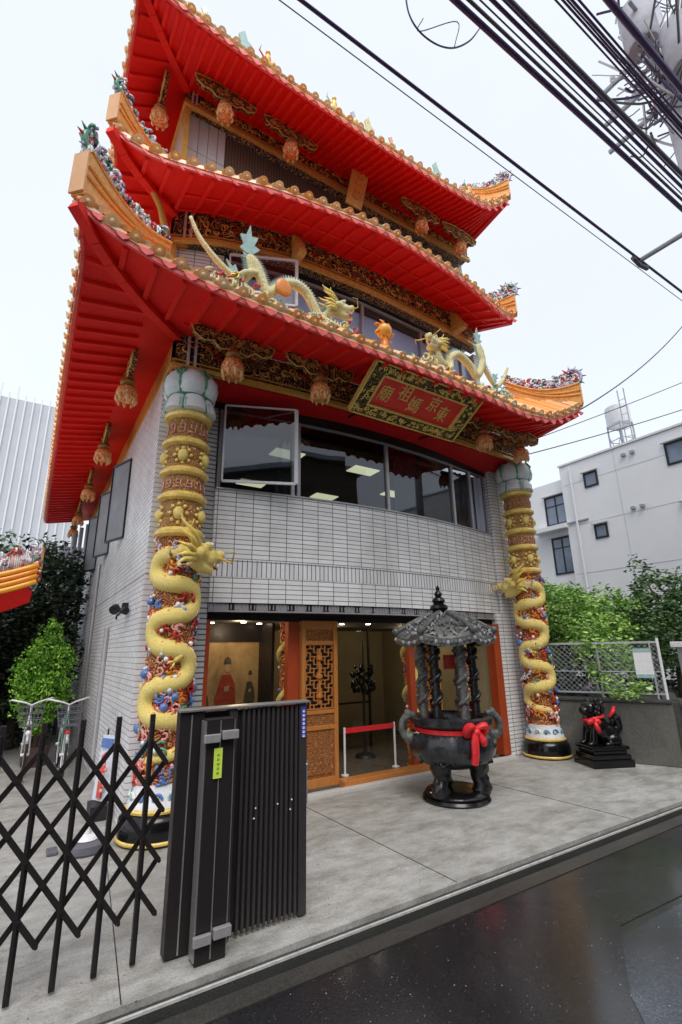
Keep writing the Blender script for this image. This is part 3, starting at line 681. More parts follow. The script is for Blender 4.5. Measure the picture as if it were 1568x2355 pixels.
o = f.build('open_casement', M['whitealu'], temple); p = MB(); p.add([a0, a1, a1 + dz, a0 + dz], [(0, 1, 2, 3)]); p.build('pane', M['glass2'], o, fix=False)
# third tier wall
M['t3'] = tile_mat('third_tier_tiles', (.80, .82, .84), (.34, .35, .36), .15, .75, 0, .008)
for bb in ((.97, 1.62, 5.86, 5.98, 8.0, 9.70), (.965, 1.07, 5.99, 13.4, 7.6, 9.7), (6.9, 7.0, 5.9, 13.4, 7.6, 9.7)): b = MB(); b.box(*bb); b.build('third_tier_wall', M['t3'], temple)
b = MB(); b.box(1.62, 6.9, 5.90, 5.98, 8.0, 9.70); b.build('brown_screen', M['brown_mesh'], temple)
b = MB(); b.beam((1.0, 5.80, 8.35), (.99, 5.80, 9.68), .09, .08, (1, 0, 0)); b.build('gold_corner_post', M['gold'], temple)
b = MB(); b.beam((.98, 5.80, 5.9), (.98, 5.80, 7.06), .07, .06, (1, 0, 0)); b.build('gold_corner_post', M['gold'], temple)
# flat deck that closes the top
b = MB(); b.box(.9, 6.98, 5.8, 13.5, 10.3, 10.6); b.box(.95, 6.9, 5.9, 13.4, 7.65, 7.75); b.box(.95, 6.9, 5.9, 14.6, 5.2, 5.3); b.build('roof_deck', M['roomdark'], temple)

# ------------------------------------------------------------------ passage side: casements, pipe, lamp
for (ya, yb, z0, z1) in ((7.35, 7.85, 3.20, 4.40), (9.0, 9.5, 3.25, 4.4), (10.9, 11.4, 3.25, 4.4)):
    f = MB(); f.beam((.95, ya, z0), (.78, yb, z0), .03, .03); f.beam((.95, ya, z1), (.78, yb, z1), .03, .03); f.beam((.95, ya, z0), (.95, ya, z1), .03, .03, (1, 0, 0)); f.beam((.78, yb, z0), (.78, yb, z1), .03, .03, (1, 0, 0))
    o = f.build('side_casement', M['black'], temple); p = MB(); p.add([(.95, ya, z0), (.78, yb, z0), (.78, yb, z1), (.95, ya, z1)], [(0, 1, 2, 3)]); p.build('pane', M['frost'], o, fix=False)
b = MB(); b.tube([(.93, 7.75, .1), (.93, 7.75, 1.95)], .035, 8); b.build('downpipe', M['alu'], temple)
b = MB(); b.tube([(.93, 9.9, .1), (.93, 9.9, 3.2)], .03, 8); b.build('downpipe', M['alu'], temple)
lamp = thing('wall_lamp', (.96, 6.35, 2.1), 'black twin spotlight mounted on the white side wall', 'lamp')
b = MB(); b.box(.90, .96, 6.30, 6.42, 2.06, 2.18); b.tube([(.92, 6.36, 2.1), (.84, 6.3, 2.02), (.84, 6.3, 1.98)], .012, 6); b.build('bracket', M['black'], lamp)
b = MB(); b.lathe([(.0, 0), (.03, 0), (.05, .06), (.058, .13), (.05, .13), (.0, .10)], n=12); 
for v in b.v: v.rotate(Euler((R(115), 0, R(-20)))); v += Vector((.84, 6.36, 2.14))
b.build('spot_head', M['black'], lamp, smooth=True)
b = MB(); b.lathe([(.0, 0), (.025, 0), (.04, .05), (.046, .11), (.04, .11), (.0, .09)], n=12)
for v in b.v: v.rotate(Euler((R(100), 0, R(30)))); v += Vector((.86, 6.24, 2.09))
b.build('spot_head', M['black'], lamp, smooth=True)

# ------------------------------------------------------------------ carved pendants (lotus posts) and winged brackets
def pendant(p, axis, s=1.0, wing=.5, parent=temple):
    p = Vector(p) + Vector((0, 0, .02)); n = MB()
    n.lathe([(.0, .0), (.035, .0), (.035, -.10), (.055, -.12), (.06, -.16), (.085, -.19), (.095, -.22), (.07, -.25), (.08, -.27), (.0, -.28)], p, 12)
    o = n.build('hanging_pendant', M['gold_deep'], parent, smooth='angle')
    l = MB(); l.lathe([(.0, -.26), (.07, -.27), (.108, -.30), (.128, -.36), (.118, -.42), (.08, -.46), (.03, -.475), (0, -.48)], p, 16, lob=lambda a, z: 1 + .10 * abs(math.sin(a * 4)) - .05)
    for k in range(8):
        a = k * PI / 4; d = Vector((math.cos(a), math.sin(a), 0)); l.mat(1).tube([p + d * .108 + Vector((0, 0, -.41)), p + d * .112 + Vector((0, 0, -.46)), p + d * .095 + Vector((0, 0, -.515))], [.026, .022, .006], 6)
    l.build('lotus_bulb', [M['lotus'], M['petal']], o, smooth=True)
    w = MB(); ux = Vector((1, 0, 0)) if axis == 'x' else Vector((0, 1, 0))
    out = [(-1, .04), (-.92, -.06), (-.7, -.12), (-.5, -.09), (-.32, -.17), (-.12, -.14), (0, -.20), (.12, -.14), (.32, -.17), (.5, -.09), (.7, -.12), (.92, -.06), (1, .04), (.8, .07), (.5, .10), (.2, .12), (0, .10), (-.2, .12), (-.5, .10), (-.8, .07)]
    w.plate([(a * wing, b_ * 1.0) for a, b_ in out], p + Vector((0, 0, -.02)), ux, Vector((0, 0, 1)), .06)
    ny = Vector((0, -1, 0)) if axis == 'x' else Vector((-1, 0, 0)); ring = [p + Vector((0, 0, -.02)) + ux * a * wing + Vector((0, 0, b_)) + ny * .03 for a, b_ in out]
    w.mat(1); w.tube(ring + [ring[0]], .011, 5, False); rw_ = random.Random(int(p.x * 100 + p.y * 37))
    for k in range(26):
        t_ = rw_.uniform(-.85, .85); ctr = p + Vector((0, 0, -.03 + rw_.uniform(-.05, .05) * (1.2 - abs(t_)))) + ux * t_ * wing + ny * .030; ph = rw_.uniform(0, 6.28); ra = rw_.uniform(.018, .038)
        w.tube([ctr + (ux * math.cos(ph + j * .75) + Vector((0, 0, 1)) * math.sin(ph + j * .75)) * ra * (1 - j / 9) for j in range(7)], [.009] * 7, 5)
    w.build('carved_wing', [M['wing'], M['gold']], o)
    return o
M['petal'] = paint('petal_tip', (.95, .52, .22), .4, .2, 12); M['lotus'] = carved('lotus_glaze', [(0, (.72, .06, .03)), (.35, (.90, .26, .06)), (.65, (.96, .50, .13)), (1, (.95, .76, .40))], 7, .35, .5, .01)
for x, yb in ((1.56, 4.72), (2.68, 4.66), (5.66, 4.68), (6.62, 4.74)): pendant((x, yb, 5.06), 'x')
for y in (5.95, 8.22, 10.55, 12.9, 14.4): pendant((.63, y, 5.06), 'y', wing=.42)
for x in (1.44, 2.53, 5.30, 6.33): pendant((x, 5.32, 9.70), 'x', wing=.48)
pendant((.62, 5.9, 9.70), 'y', wing=.42)
# stepped gold brackets under the second eave, plaque under the top one
for x in (2.60, 5.85):
    b = MB(); y = Fy(T2, x) - .03
    for k in range(5): b.box(x - .055, x + .055, y - .30 + k * .05, y - .01, 7.08 + k * .10 + .012, 7.08 + (k + 1) * .10)
    b.build('stepped_bracket', M['gold'], temple, bevel=.01)
b = MB(); b.beam((3.93, 5.62, 9.30), (3.93, 5.36, 9.83), .34, .05, (0, 1, 0)); o = b.build('gold_plaque', M['gold'], temple, bevel=.01)
b = MB(); y = 0
for k in range(4): b.beam((3.93, 5.575 - .052 * (k + 1), 9.355 + .10 * (k + 1) - .05), (3.93, 5.575 - .052 * (k + 1) - .022, 9.355 + .10 * (k + 1)), .11, .012, (0, 1, 0))
b.build('plaque_relief', M['gold_dark'], o)
# gold hip brackets in the left corner of tier two
b = MB(); b.tube([(.50, 5.30, 7.48), (.60, 5.40, 7.38), (.72, 5.50, 7.30), (.80, 5.60, 7.16), (.93, 5.74, 7.04)], [.02, .04, .045, .05, .03], 8); b.build('hip_bracket', M['gold'], temple, smooth=True)

# ------------------------------------------------------------------ ground floor hall
b = MB(); b.box(1.66, 6.44, 8.6, 8.65, 0, 2.2); b.box(1.62, 1.66, 5.72, 8.6, 0, 2.2); b.box(6.44, 6.48, 5.72, 8.6, 0, 2.2); b.build('hall_wall', M['tan'], temple)
b = MB(); b.box(1.66, 6.44, 5.62, 8.6, 1.96, 2.02); b.build('hall_ceiling', M['ceil'], temple)
b = MB(); b.box(1.66, 6.44, 5.53, 8.6, .004, .03); b.build('hall_floor', paint('brown_hall_floor', (.13, .11, .09), .25, .3, 3), temple)
for (x, y) in ((1.95, 6.2), (2.30, 6.0), (2.62, 6.25), (3.85, 6.1), (4.25, 6.0), (5.6, 6.2)):
    p = MB(); p.lathe([(0, 1.957), (.035, 1.957), (.035, 1.949), (0, 1.949)], (x, y, 0), 12); p.build('downlight', M['lampwarm'], temple)
for (x, y, z, e) in ((2.25, 6.0, 1.85, 5), (4.1, 6.9, 1.85, 9), (5.7, 6.9, 1.8, 5), (3.1, 6.3, 1.8, 2)):
    L = bpy.data.lights.new('hall_lamp', 'POINT'); L.energy = e; L.color = (1, .78, .48); L.shadow_soft_size = .08
    lo = bpy.data.objects.new('hall_lamp', L); COL.objects.link(lo); lo.parent = temple; lo.location = Vector((x, y, z)) - ORG[temple]
# mural panel with a seated figure in red robes (generic)
t = NT('painted_mural'); n = t.noise(2.2, 8, .7, dist=.8); col = t.ramp(n, [(.28, (.16, .11, .05)), (.5, (.44, .28, .12)), (.75, (.66, .47, .22))]); M['mural'] = t.out(col, .5)
b = MB(); b.box(1.70, 2.72, 6.42, 6.45, .72, 1.72); mu = b.build('mural', M['mural'], temple)
b = MB()
for (cx, w, h_, z0, m_) in ((2.26, .13, .62, .86, 0), (1.93, .10, .34, .88, 1), (2.58, .07, .40, .92, 1)):
    out = [(-w, 0), (-w * 1.1, h_ * .25), (-w * .75, h_ * .55), (-w * .45, h_ * .72), (-w * .3, h_ * .80), (-w * .32, h_ * .95), (0, h_ * 1.03), (w * .32, h_ * .95), (w * .3, h_ * .80), (w * .45, h_ * .72), (w * .8, h_ * .52), (w * 1.05, h_ * .2), (w, 0)]
    b.mat(m_); b.plate([(x_ + .012 * math.sin(z_ * 23 + cx * 9), z_) for x_, z_ in out if z_ < h_ * .78], (cx, 6.415, z0), (1, 0, 0), (0, 0, 1), .006)
    b.mat(2); b.plate([(w * .34 * math.cos(a_), h_ * .86 + w * .44 * math.sin(a_)) for a_ in [k_ * PI / 7 for k_ in range(14)]], (cx, 6.413, z0), (1, 0, 0), (0, 0, 1), .006)
    b.plate([(-w * .25, h_ * .48), (w * .3, h_ * .50), (w * .2, h_ * .40), (-w * .2, h_ * .39)], (cx, 6.411, z0), (1, 0, 0), (0, 0, 1), .006)
    b.mat(1); b.plate([(-w * .4, h_ * .93), (-w * .3, h_ * 1.04), (0, h_ * 1.09), (w * .3, h_ * 1.04), (w * .4, h_ * .93)], (cx, 6.411, z0), (1, 0, 0), (0, 0, 1), .006)
    b.mat(3 if m_ == 0 else 1)
    for j_ in range(4): b.plate([(-w * .9, h_ * (.08 + .12 * j_)), (w * .2, h_ * (.12 + .12 * j_)), (w * .9, h_ * (.07 + .12 * j_)), (w * .2, h_ * (.10 + .12 * j_))], (cx, 6.4105, z0), (1, 0, 0), (0, 0, 1), .004)
b.build('mural_figures', [paint('robe_red', (.36, .05, .015), .6, .4, 9), paint('robe_umber', (.10, .08, .04), .6, .5, 12), paint('mural_face', (.50, .34, .18), .6, .2, 12), paint('robe_fold', (.22, .025, .01), .6, .3, 12)], mu)
b = MB(); b.box(2.70, 2.74, 6.0, 6.45, 0, 1.95); b.box(1.66, 2.72, 6.40, 6.46, 1.72, 1.96); b.box(1.66, 2.72, 6.40, 6.46, 0, .72); b.build('display_case', M['darkmetal'], mu)

def door_leaf(x0, x1, y, ang=0):
    """carved lattice leaf: frame, pierced upper panel, rails, solid carved lower panel"""
    f = MB(); w = .055
    f.box(x0, x0 + w, y - .03, y + .03, .03, 1.96); f.box(x1 - w, x1, y - .03, y + .03, .03, 1.96)
    for z, h in ((.03, .10), (.66, .05), (.84, .045), (1.66, .05), (1.85, .11)): f.box(x0 + w, x1 - w, y - .028, y + .028, z, z + h)
    o = f.build('door_leaf', M['wood'], temple, bevel=.004)
    for za, zb in ((.13, .66), (.71, .84), (1.71, 1.85)):
        p = MB(); p.box(x0 + w, x1 - w, y - .012, y + .012, za, zb)
        if zb < .7:
            p.box(x0 + w + .03, x1 - w - .03, y - .020, y - .0125, .17, .62); p.ell(((x0 + x1) / 2, y - .018, .40), (.12, .014, .16), 14, 8); p.ell(((x0 + x1) / 2, y - .026, .40), (.06, .014, .09), 12, 8)
        p.build('carved_panel', M['woodcarve'], o)
    l = MB(); X0, X1, Z0, Z1 = x0 + w + .02, x1 - w - .02, .90, 1.66; nx, nz = 7, 16
    for i in range(nx + 1):
        xx = X0 + (X1 - X0) * i / nx
        for k in range(nz):
            if (i + k) % 3: l.box(xx - .006, xx + .006, y - .012, y + .010, Z0 + (Z1 - Z0) * k / nz, Z0 + (Z1 - Z0) * (k + 1) / nz)
    for k in range(nz + 1):
        zz = Z0 + (Z1 - Z0) * k / nz
        for i in range(nx):
            if (i * 2 + k) % 3 != 1: l.box(X0 + (X1 - X0) * i / nx, X0 + (X1 - X0) * (i + 1) / nx, y - .010, y + .008, zz - .005, zz + .005)
    for z in (Z0 - .006, Z1 - .006): l.box(X0 - .02, X1 + .02, y - .014, y + .012, z, z + .012)
    xm = (X0 + X1) / 2; l.box(xm - .014, xm + .014, y - .016, y + .012, Z0 + .05, Z1 - .05)
    for zc in (1.05, 1.28, 1.5): l.lathe([(.0, zc - .04), (.045, zc - .02), (.045, zc + .02), (0, zc + .04)], (xm, y, 0), 8)
    l.build('lattice', M['wood'], o)
    bk = MB(); bk.box(x0 + w, x1 - w, y + .016, y + .020, .89, 1.66); bk.build('lattice_backing', M['black'], o)
    return o
door_leaf(2.90, 3.42, 5.56)
door_leaf(5.18, 5.56, 5.95)
for bb in ((2.74, 2.90, 5.60, 5.70), (4.64, 4.74, 5.56, 5.64), (1.66, 1.72, 5.5, 5.6), (6.28, 6.43, 5.42, 5.58)):
    b = MB(); b.box(*bb, .03, 1.95); b.build('door_post', M['woodred'], temple, bevel=.006)
b = MB(); b.box(3.42, 4.9, 5.40, 5.58, .0, .085); b.build('threshold', M['wood'], temple, bevel=.01)
b = MB(); b.box(1.66, 6.40, 5.28, 5.395, .0, .03); b.build('granite_step', paint('pale_granite', (.58, .57, .54), .5, .12, 30), temple)
# sliding glass doors inside
f = MB()
for x in (3.45, 4.28, 4.34, 5.1): f.box(x - .015, x + .015, 7.2, 7.24, .03, 1.96)
f.box(3.45, 5.1, 7.2, 7.24, .72, .75); o = f.build('inner_glass_door', M['darkmetal'], temple)
p = MB(); p.add([(3.45, 7.22, .03), (5.1, 7.22, .03), (5.1, 7.22, 1.96), (3.45, 7.22, 1.96)], [(0, 1, 2, 3)]); p.build('pane', M['glass0'], o, fix=False)

# ------------------------------------------------------------------ dragon parts
def dragon_head(b, hd, P, fwd, up, s, mats=(0, 1, 2, 3)):
    """b: fused skull blobs; hd: horns, mane, eyes, teeth.  P centre of skull"""
    P = Vector(P); f = Vector(fwd).normalized(); u = Vector(up); u = (u - f * u.dot(f)).normalized(); r = f.cross(u)
    def W_(a, c, d): return P + (f * a + r * c + u * d) * s
    b.ell(W_(0, 0, 0), (.11 * s, .11 * s, .095 * s)); b.ell(W_(.11, 0, .00), (.085 * s,) * 3); b.ell(W_(.19, 0, .03), (.06 * s,) * 3)
    b.ell(W_(.20, .03, .05), .035 * s); b.ell(W_(.20, -.03, .05), .035 * s)
    b.tube([W_(-.02, 0, -.06), W_(.08, 0, -.10), (W_(.17, 0, -.10))], [.07 * s, .055 * s, .035 * s], 8)
    for c in (-1, 1):
        b.ell(W_(.05, c * .065, .07), .035 * s); b.ell(W_(-.02, c * .10, -.02), .05 * s)
        hd.mat(2); hd.ell(W_(.075, c * .072, .085), .022 * s, 8, 5); hd.mat(3); hd.ell(W_(.092, c * .078, .09), .010 * s, 6, 4)
        hd.mat(1); hd.tube([W_(-.04, c * .06, .08), W_(-.14, c * .09, .15), W_(-.22, c * .10, .17), W_(-.27, c * .13, .22)], [.024 * s, .018 * s, .012 * s, .003 * s], 6)
        hd.tube([W_(-.14, c * .09, .15), W_(-.15, c * .12, .22)], [.014 * s, .003 * s], 5)
        hd.tube([W_(.20, c * .05, .01), W_(.26, c * .14, -.02), W_(.22, c * .22, .05), W_(.14, c * .25, .02)], [.010 * s, .009 * s, .007 * s, .003 * s], 5)
        hd.mat(0)
        for k in range(5):
            a = -1.2 + k * .55; hd.tube([W_(-.04, c * .09, -.03 + .03 * k - .05), W_(-.14, c * .15, math.sin(a) * .13), W_(-.20 - .02 * k, c * .17, math.sin(a) * .20)], [.030 * s, .022 * s, .003 * s], 5)
        for k in range(4): hd.mat(2); hd.tube([W_(.10 + k * .03, c * .045, -.045), W_(.10 + k * .03, c * .045, -.075)], [.008 * s, .002 * s], 4)
    hd.mat(4); hd.tube([W_(.02, 0, -.055), W_(.14, 0, -.06), W_(.22, 0, -.075)], [.03 * s, .024 * s, .006 * s], 6)
HEADM = [M['mane'], M['gold_l'], M['white'], M['black'], M['redg']]
def spines(b, pts, nrm, h, step=1, w=.5):
    for i in range(0, len(pts) - 1, step):
        p = Vector(pts[i]); q_ = Vector(pts[i + 1]); n = Vector(nrm[i]); d = (q_ - p)
        b.add([p - d * w, p + d * w, p + n * h + d * .4, p + n * .01 + d.cross(n).normalized() * .012, p - d.cross(n).normalized() * .012], [(0, 3, 2), (3, 1, 2), (1, 4, 2), (4, 0, 2)])
def claw(b, P, d, s):
    P = Vector(P); d = Vector(d).normalized(); x = d.orthogonal().normalized(); y = d.cross(x)
    for k in range(4):
        a = k * 1.57; e = (x * math.cos(a) + y * math.sin(a)); b.tube([P, P + (d * .05 + e * .045) * s, P + (d * .10 + e * .05) * s], [.018 * s, .014 * s, .002 * s], 5)

# ------------------------------------------------------------------ dragon columns
def dragon_column(cx, cy, label, seed, r0=.20, z_top=4.70, hand=1, ph0=0.0, full=True, head_out=0.0):
    rr = random.Random(seed); t = thing('dragon_column', (cx, cy, 0), label, 'column', 'dragon columns carrying the eave')
    c = (cx, cy, 0)
    b = MB(); b.lathe([(.0, .0), (.30, .0), (.335, .03), (.345, .10), (.335, .19), (.30, .235), (.27, .245), (0, .245)], c, 36); b.build('base_drum', M['stone_p'], t, smooth='angle')
    b = MB(); b.lathe([(.315, .012), (.345, .02), (.352, .035), (.345, .05), (.315, .055)], c, 36); b.build('base_ring', M['gold_l'], t, smooth=True)
    b = MB(); b.lathe([(.0, .246), (.295, .246), (.30, .265), (.275, .28), (0, .28)], c, 32); b.build('plinth_ring', M['gold_l'], t, smooth='angle')
    wv = MB(); wv.mat(0); wv.lathe([(0, .281), (r0 + .075, .281), (r0 + .070, .31), (r0 + .035, .40), (r0 + .03, .46), (0, .46)], c, 36)
    for k in range(12):
        a = k * 2 * PI / 12 + .2; on = Vector((math.cos(a), math.sin(a), 0)); ut = Vector((-math.sin(a), math.cos(a), 0)); p = Vector((cx, cy, .36)) + on * (r0 + .055)
        wv.mat((1, 2, 0, 3)[k % 4]); wv.tube([p + (ut * math.cos(q_ * .7) + Vector((0, 0, 1)) * math.sin(q_ * .7)) * (.05 - q_ * .004) for q_ in range(9)], [.014 - q_ * .001 for q_ in range(9)], 6)
        wv.mat((2, 1, 3, 1)[k % 4]); wv.ell(p - on * .006, (.026, .026, .03), 8, 5)
    wv.build('wave_foot', [M['white'], M['blue'], M['mint'], M['teal']], t, smooth='angle')
    b = MB(); b.lathe([(0, .281), (r0 + .02, .281), (r0, .40), (r0, 2.78), (0, 2.78)], c, 32); b.build('shaft', M['colbase'], t, smooth='angle')
    # cloud and flower reliefs
    cl = MB(); mats = [M['blue'], M['white'], M['pink'], M['redg'], M['green'], M['orange'], M['lav']]
    for k in range(210):
        a = rr.uniform(0, 2 * PI); z = rr.uniform(.50, 2.72); rad = r0 + .022
        ctr = Vector((cx + rad * math.cos(a), cy + rad * math.sin(a), z)); ut = Vector((-math.sin(a), math.cos(a), 0)); on = Vector((math.cos(a), math.sin(a), 0))
        m0 = rr.choice((0, 1, 2, 2, 3, 3, 3, 3, 4, 5, 5, 5, 2, 6)); ra = rr.uniform(.026, .052)
        cl.mat(m0)
        for j in range(3):
            an = rr.uniform(0, 6.28); q_ = ctr + (ut * math.cos(an) + Vector((0, 0, 1)) * math.sin(an)) * ra * 1.1
            pts = [q_ + (ut * math.cos(t_ * .9 + an) + Vector((0, 0, 1)) * math.sin(t_ * .9 + an)) * ra * (1 - t_ / 9) + on * .004 * t_ for t_ in range(6)]
            cl.tube(pts, [.015 * (1 - t_ / 9) for t_ in range(6)], 5)
        if k % 3 == 0: cl.mat(1); cl.ell(ctr + on * .015, (ra * .6,) * 3, 6, 4)
        if k % 7 == 0: cl.mat(0); cl.ell(ctr + on * .012, (ra * 1.0,) * 3, 8, 5)
    cl.build('cloud_relief', mats, t, smooth=True)
    # dragon body spiralling up
    body = MB(); pts = []; rad_l = []; N = 190; af = math.atan2(-cy, -cx)
    for i in range(N):
        s = i / (N - 1); z = .56 + s * 1.98; wv_ = math.sin(s * 3.15 * 2 * PI + 1.9); a = af - hand * 1.12 * wv_ * (1 + .12 * math.sin(s * 9))
        z -= .036 * math.sin(2 * (s * 3.15 * 2 * PI + 1.9))
        rr_ = r0 - .018 + .006 * math.sin(s * 30); pts.append((cx + rr_ * math.cos(a), cy + rr_ * math.sin(a), z)); rad_l.append(.034 + .058 * min(1, s * 5))
    # neck leads to the head
    body.tube(pts, rad_l, 12)
    aH = af - hand * -.75; hp = Vector((cx, cy, 2.58)) + Vector((math.cos(aH), math.sin(aH), 0)) * (r0 + .06)
    hm = MB(); fwd = Vector((-math.sin(aH) * hand, math.cos(aH) * hand, -.25)) + Vector((math.cos(aH), math.sin(aH), 0)) * .35
    sk = MB(); dragon_head(sk, hm, hp, fwd, (0, 0, 1), 1.25); sk.tube([pts[-1], (Vector(pts[-1]) + hp) / 2 + Vector((0, 0, .03)), hp], [.078, .08, .08], 10)
    claw_p = []
    for s_, off in ((.28, .09), (.52, -.09), (.78, .10)):
        i = int(s_ * N); p = Vector(pts[i]); q2 = Vector(pts[i + 2]); d = Vector((p.x - cx, p.y - cy, 0)).normalized(); tn = (q2 - p).normalized()
        e = p + d * .05 + Vector((0, 0, off * 1.2)) + tn * .05; sk.tube([p, p + d * .06 + Vector((0, 0, off * .6)), e], [.045, .035, .024], 8); claw(hm.mat(1), e, Vector((0, 0, off)) + tn * .1, .8)
    body.build('dragon_body', M['dragon'], t, smooth=True)
    h_ = sk.build('dragon_head', M['dragon'], t, remesh=.011)
    hm.build('mane_and_horns', HEADM, h_, smooth=True)
    fn = MB(); nr = [Vector((p[0] - cx, p[1] - cy, .15)).normalized() for p in pts]; top = [Vector(p) + n * r_ * .85 for p, n, r_ in zip(pts, nr, rad_l)]
    spines(fn, top, nr, .022, 5, 1.2); fn.build('dorsal_fins', M['orange'], t)
    # upper banded section
    z = [2.78, 2.86, 3.16, 3.27, 3.40, 3.50, 3.78, 3.90, 4.06, 4.16]
    b = MB()
    for zz in (2.79, 3.18, 3.46, 3.80, 4.12): b.lathe([(0, zz - .045), (r0 + .02, zz - .045), (r0 + .055, zz - .02), (r0 + .06, zz + .01), (r0 + .02, zz + .05), (0, zz + .05)], c, 32)
    b.build('gold_rings', M['gold_l'], t, smooth='angle')
    b = MB()
    for z0, z1 in ((2.84, 3.13), (3.23, 3.41), (3.51, 3.75), (3.85, 4.07)): b.lathe([(0, z0 - .0005), (r0 + .012, z0 - .0005), (r0 + .012, z1), (0, z1)], c, 32)
    b.build('relief_bands', M['goldband'], t, smooth='angle')
    md = MB()
    for (zc, zh) in ((2.985, .12), (3.63, .10)):
        for k in range(5):
            a = ph0 + k * 2 * PI / 5 - 1.9; on = Vector((math.cos(a), math.sin(a), 0)); ut = Vector((-math.sin(a), math.cos(a), 0)); P = Vector((cx, cy, zc)) + on * (r0 + .018)
            md.mat(0); md.ell(P, (.055, .055, .07), 10, 6)
            for j in range(8):
                an = j * PI / 4; md.mat(1); md.ell(P + (ut * math.cos(an) * .085 + Vector((0, 0, math.sin(an) * zh * .85))) - on * .01, (.022, .022, .022), 6, 4)
    for (zc, hh) in ((3.32, .045), (3.96, .055)):
        for k in range(12):
            a = k * 2 * PI / 12; on = Vector((math.cos(a), math.sin(a), 0)); ut = Vector((-math.sin(a), math.cos(a), 0)); P = Vector((cx, cy, zc)) + on * (r0 + .016)
            key = [(-.9, -1), (.7, -1), (.7, .7), (-.3, .7), (-.3, -.2), (.2, -.2)]
            md.mat(2); md.tube([P + ut * x_ * .045 + Vector((0, 0, z_ * hh)) for x_, z_ in key], .008, 4)
    md.build('medallions', [M['dragon'], M['gold_l'], M['pink']], t, smooth=True)
    # lotus capital
    b = MB(); lobe = lambda a, zz: .90 + .16 * abs(math.sin(a * 3 + (0 if zz < 4.37 else .5))) ** .6
    b.lathe([(0, 4.16), (r0 + .02, 4.16), (r0 + .085, 4.185), (r0 + .075, 4.25), (r0 + .05, 4.33), (r0 + .03, 4.365), (0, 4.366)], c, 60, lob=lobe)
    b.lathe([(0, 4.368), (r0 + .045, 4.37), (r0 + .085, 4.42), (r0 + .10, 4.50), (r0 + .085, 4.59), (r0 + .04, 4.66), (r0 - .03, 4.70), (0, 4.70)], c, 60, lob=lobe)
    b.build('capital', M['capital'], t, smooth='angle')
    g = MB(); C0 = Vector((cx, cy, 0))
    for k in range(6):
        for (z0_, z1_, ofs) in ((4.17, 4.36, 0), (4.37, 4.69, -.5 / 3)):
            a = k * PI / 3 + ofs; on = Vector((math.cos(a), math.sin(a), 0)); ut = Vector((-math.sin(a), math.cos(a), 0)); g.mat(0); up_ = z0_ > 4.3
            rs = [(r0 + .05) * .93, (r0 + .095) * .93, (r0 + .095) * .93, (r0 + .03) * .95] if up_ else [(r0 + .085) * .92, (r0 + .07) * .92, (r0 + .05) * .92, (r0 + .035) * .92]
            g.tube([C0 + on * r_ + Vector((0, 0, z0_ + (z1_ - z0_) * q_)) for r_, q_ in zip(rs, (0, .33, .66, 1))], [.016, .022, .020, .030] if up_ else [.012, .014, .014, .012], 6)
            if up_:
                for sg in (-1, 1): g.tube([C0 + (on + ut * sg * .02) * (r0 + .055) + Vector((0, 0, 4.56)), C0 + (on + ut * sg * .16) * (r0 + .088) + Vector((0, 0, 4.62)), C0 + (on + ut * sg * .26) * (r0 + .06) + Vector((0, 0, 4.66))], [.018, .016, .010], 5)
            else:
                for sg in (-1, 1): g.mat(1); g.tube([C0 + (on + ut * sg * .12) * (r0 + .072) + Vector((0, 0, 4.19)), C0 + (on + ut * sg * .12) * (r0 + .062) + Vector((0, 0, 4.30))], .011, 5)
    g.mat(0); g.lathe([(r0 - .02, 4.355), (r0 + .05, 4.362), (r0 + .05, 4.374), (r0 - .02, 4.38)], c, 32)
    g.build('capital_vines', [M['green'], M['mint']], t, smooth=True)
    return t
dragon_column(1.215, 5.13, 'dragon column by the tiled corner behind the folding gate, nearer of the pair', 3, hand=1, ph0=-1.3)
dragon_column(6.88, 5.13, 'dragon column beside the black stone lion, farther of the pair', 9, hand=-1, ph0=-2.6)
# short inner columns just inside the doorway, part of the hall
def inner_column(x, y, seed):
    rr = random.Random(seed); b = MB(); b.lathe([(0, .03), (.10, .03), (.085, .1), (.085, 1.95), (0, 1.95)], (x, y, 0), 16); o = b.build('inner_column', M['colbase'], temple, smooth='angle')
    d = MB(); d.tube([(x + .095 * math.cos(i * .35), y + .095 * math.sin(i * .35), .15 + i * .032) for i in range(56)], .036, 8); d.build('coiled_dragon', M['dragon'], o, smooth=True)
    w = MB()
    for k in range(60):
        a = rr.uniform(0, 6.28); w.mat(rr.randrange(4)); w.ell((x + .09 * math.cos(a), y + .09 * math.sin(a), rr.uniform(.1, 1.9)), .022, 6, 4)
    w.build('cloud_relief', [M['white'], M['redg'], M['blue'], M['pink']], o, smooth=True)
inner_column(2.84, 5.85, 1); inner_column(4.83, 5.80, 2); inner_column(6.10, 5.85, 3)

# ------------------------------------------------------------------ name board
board = thing('name_board', (4.03, 4.45, 4.8), 'red name board with gold characters in a carved black and gold frame', 'sign')
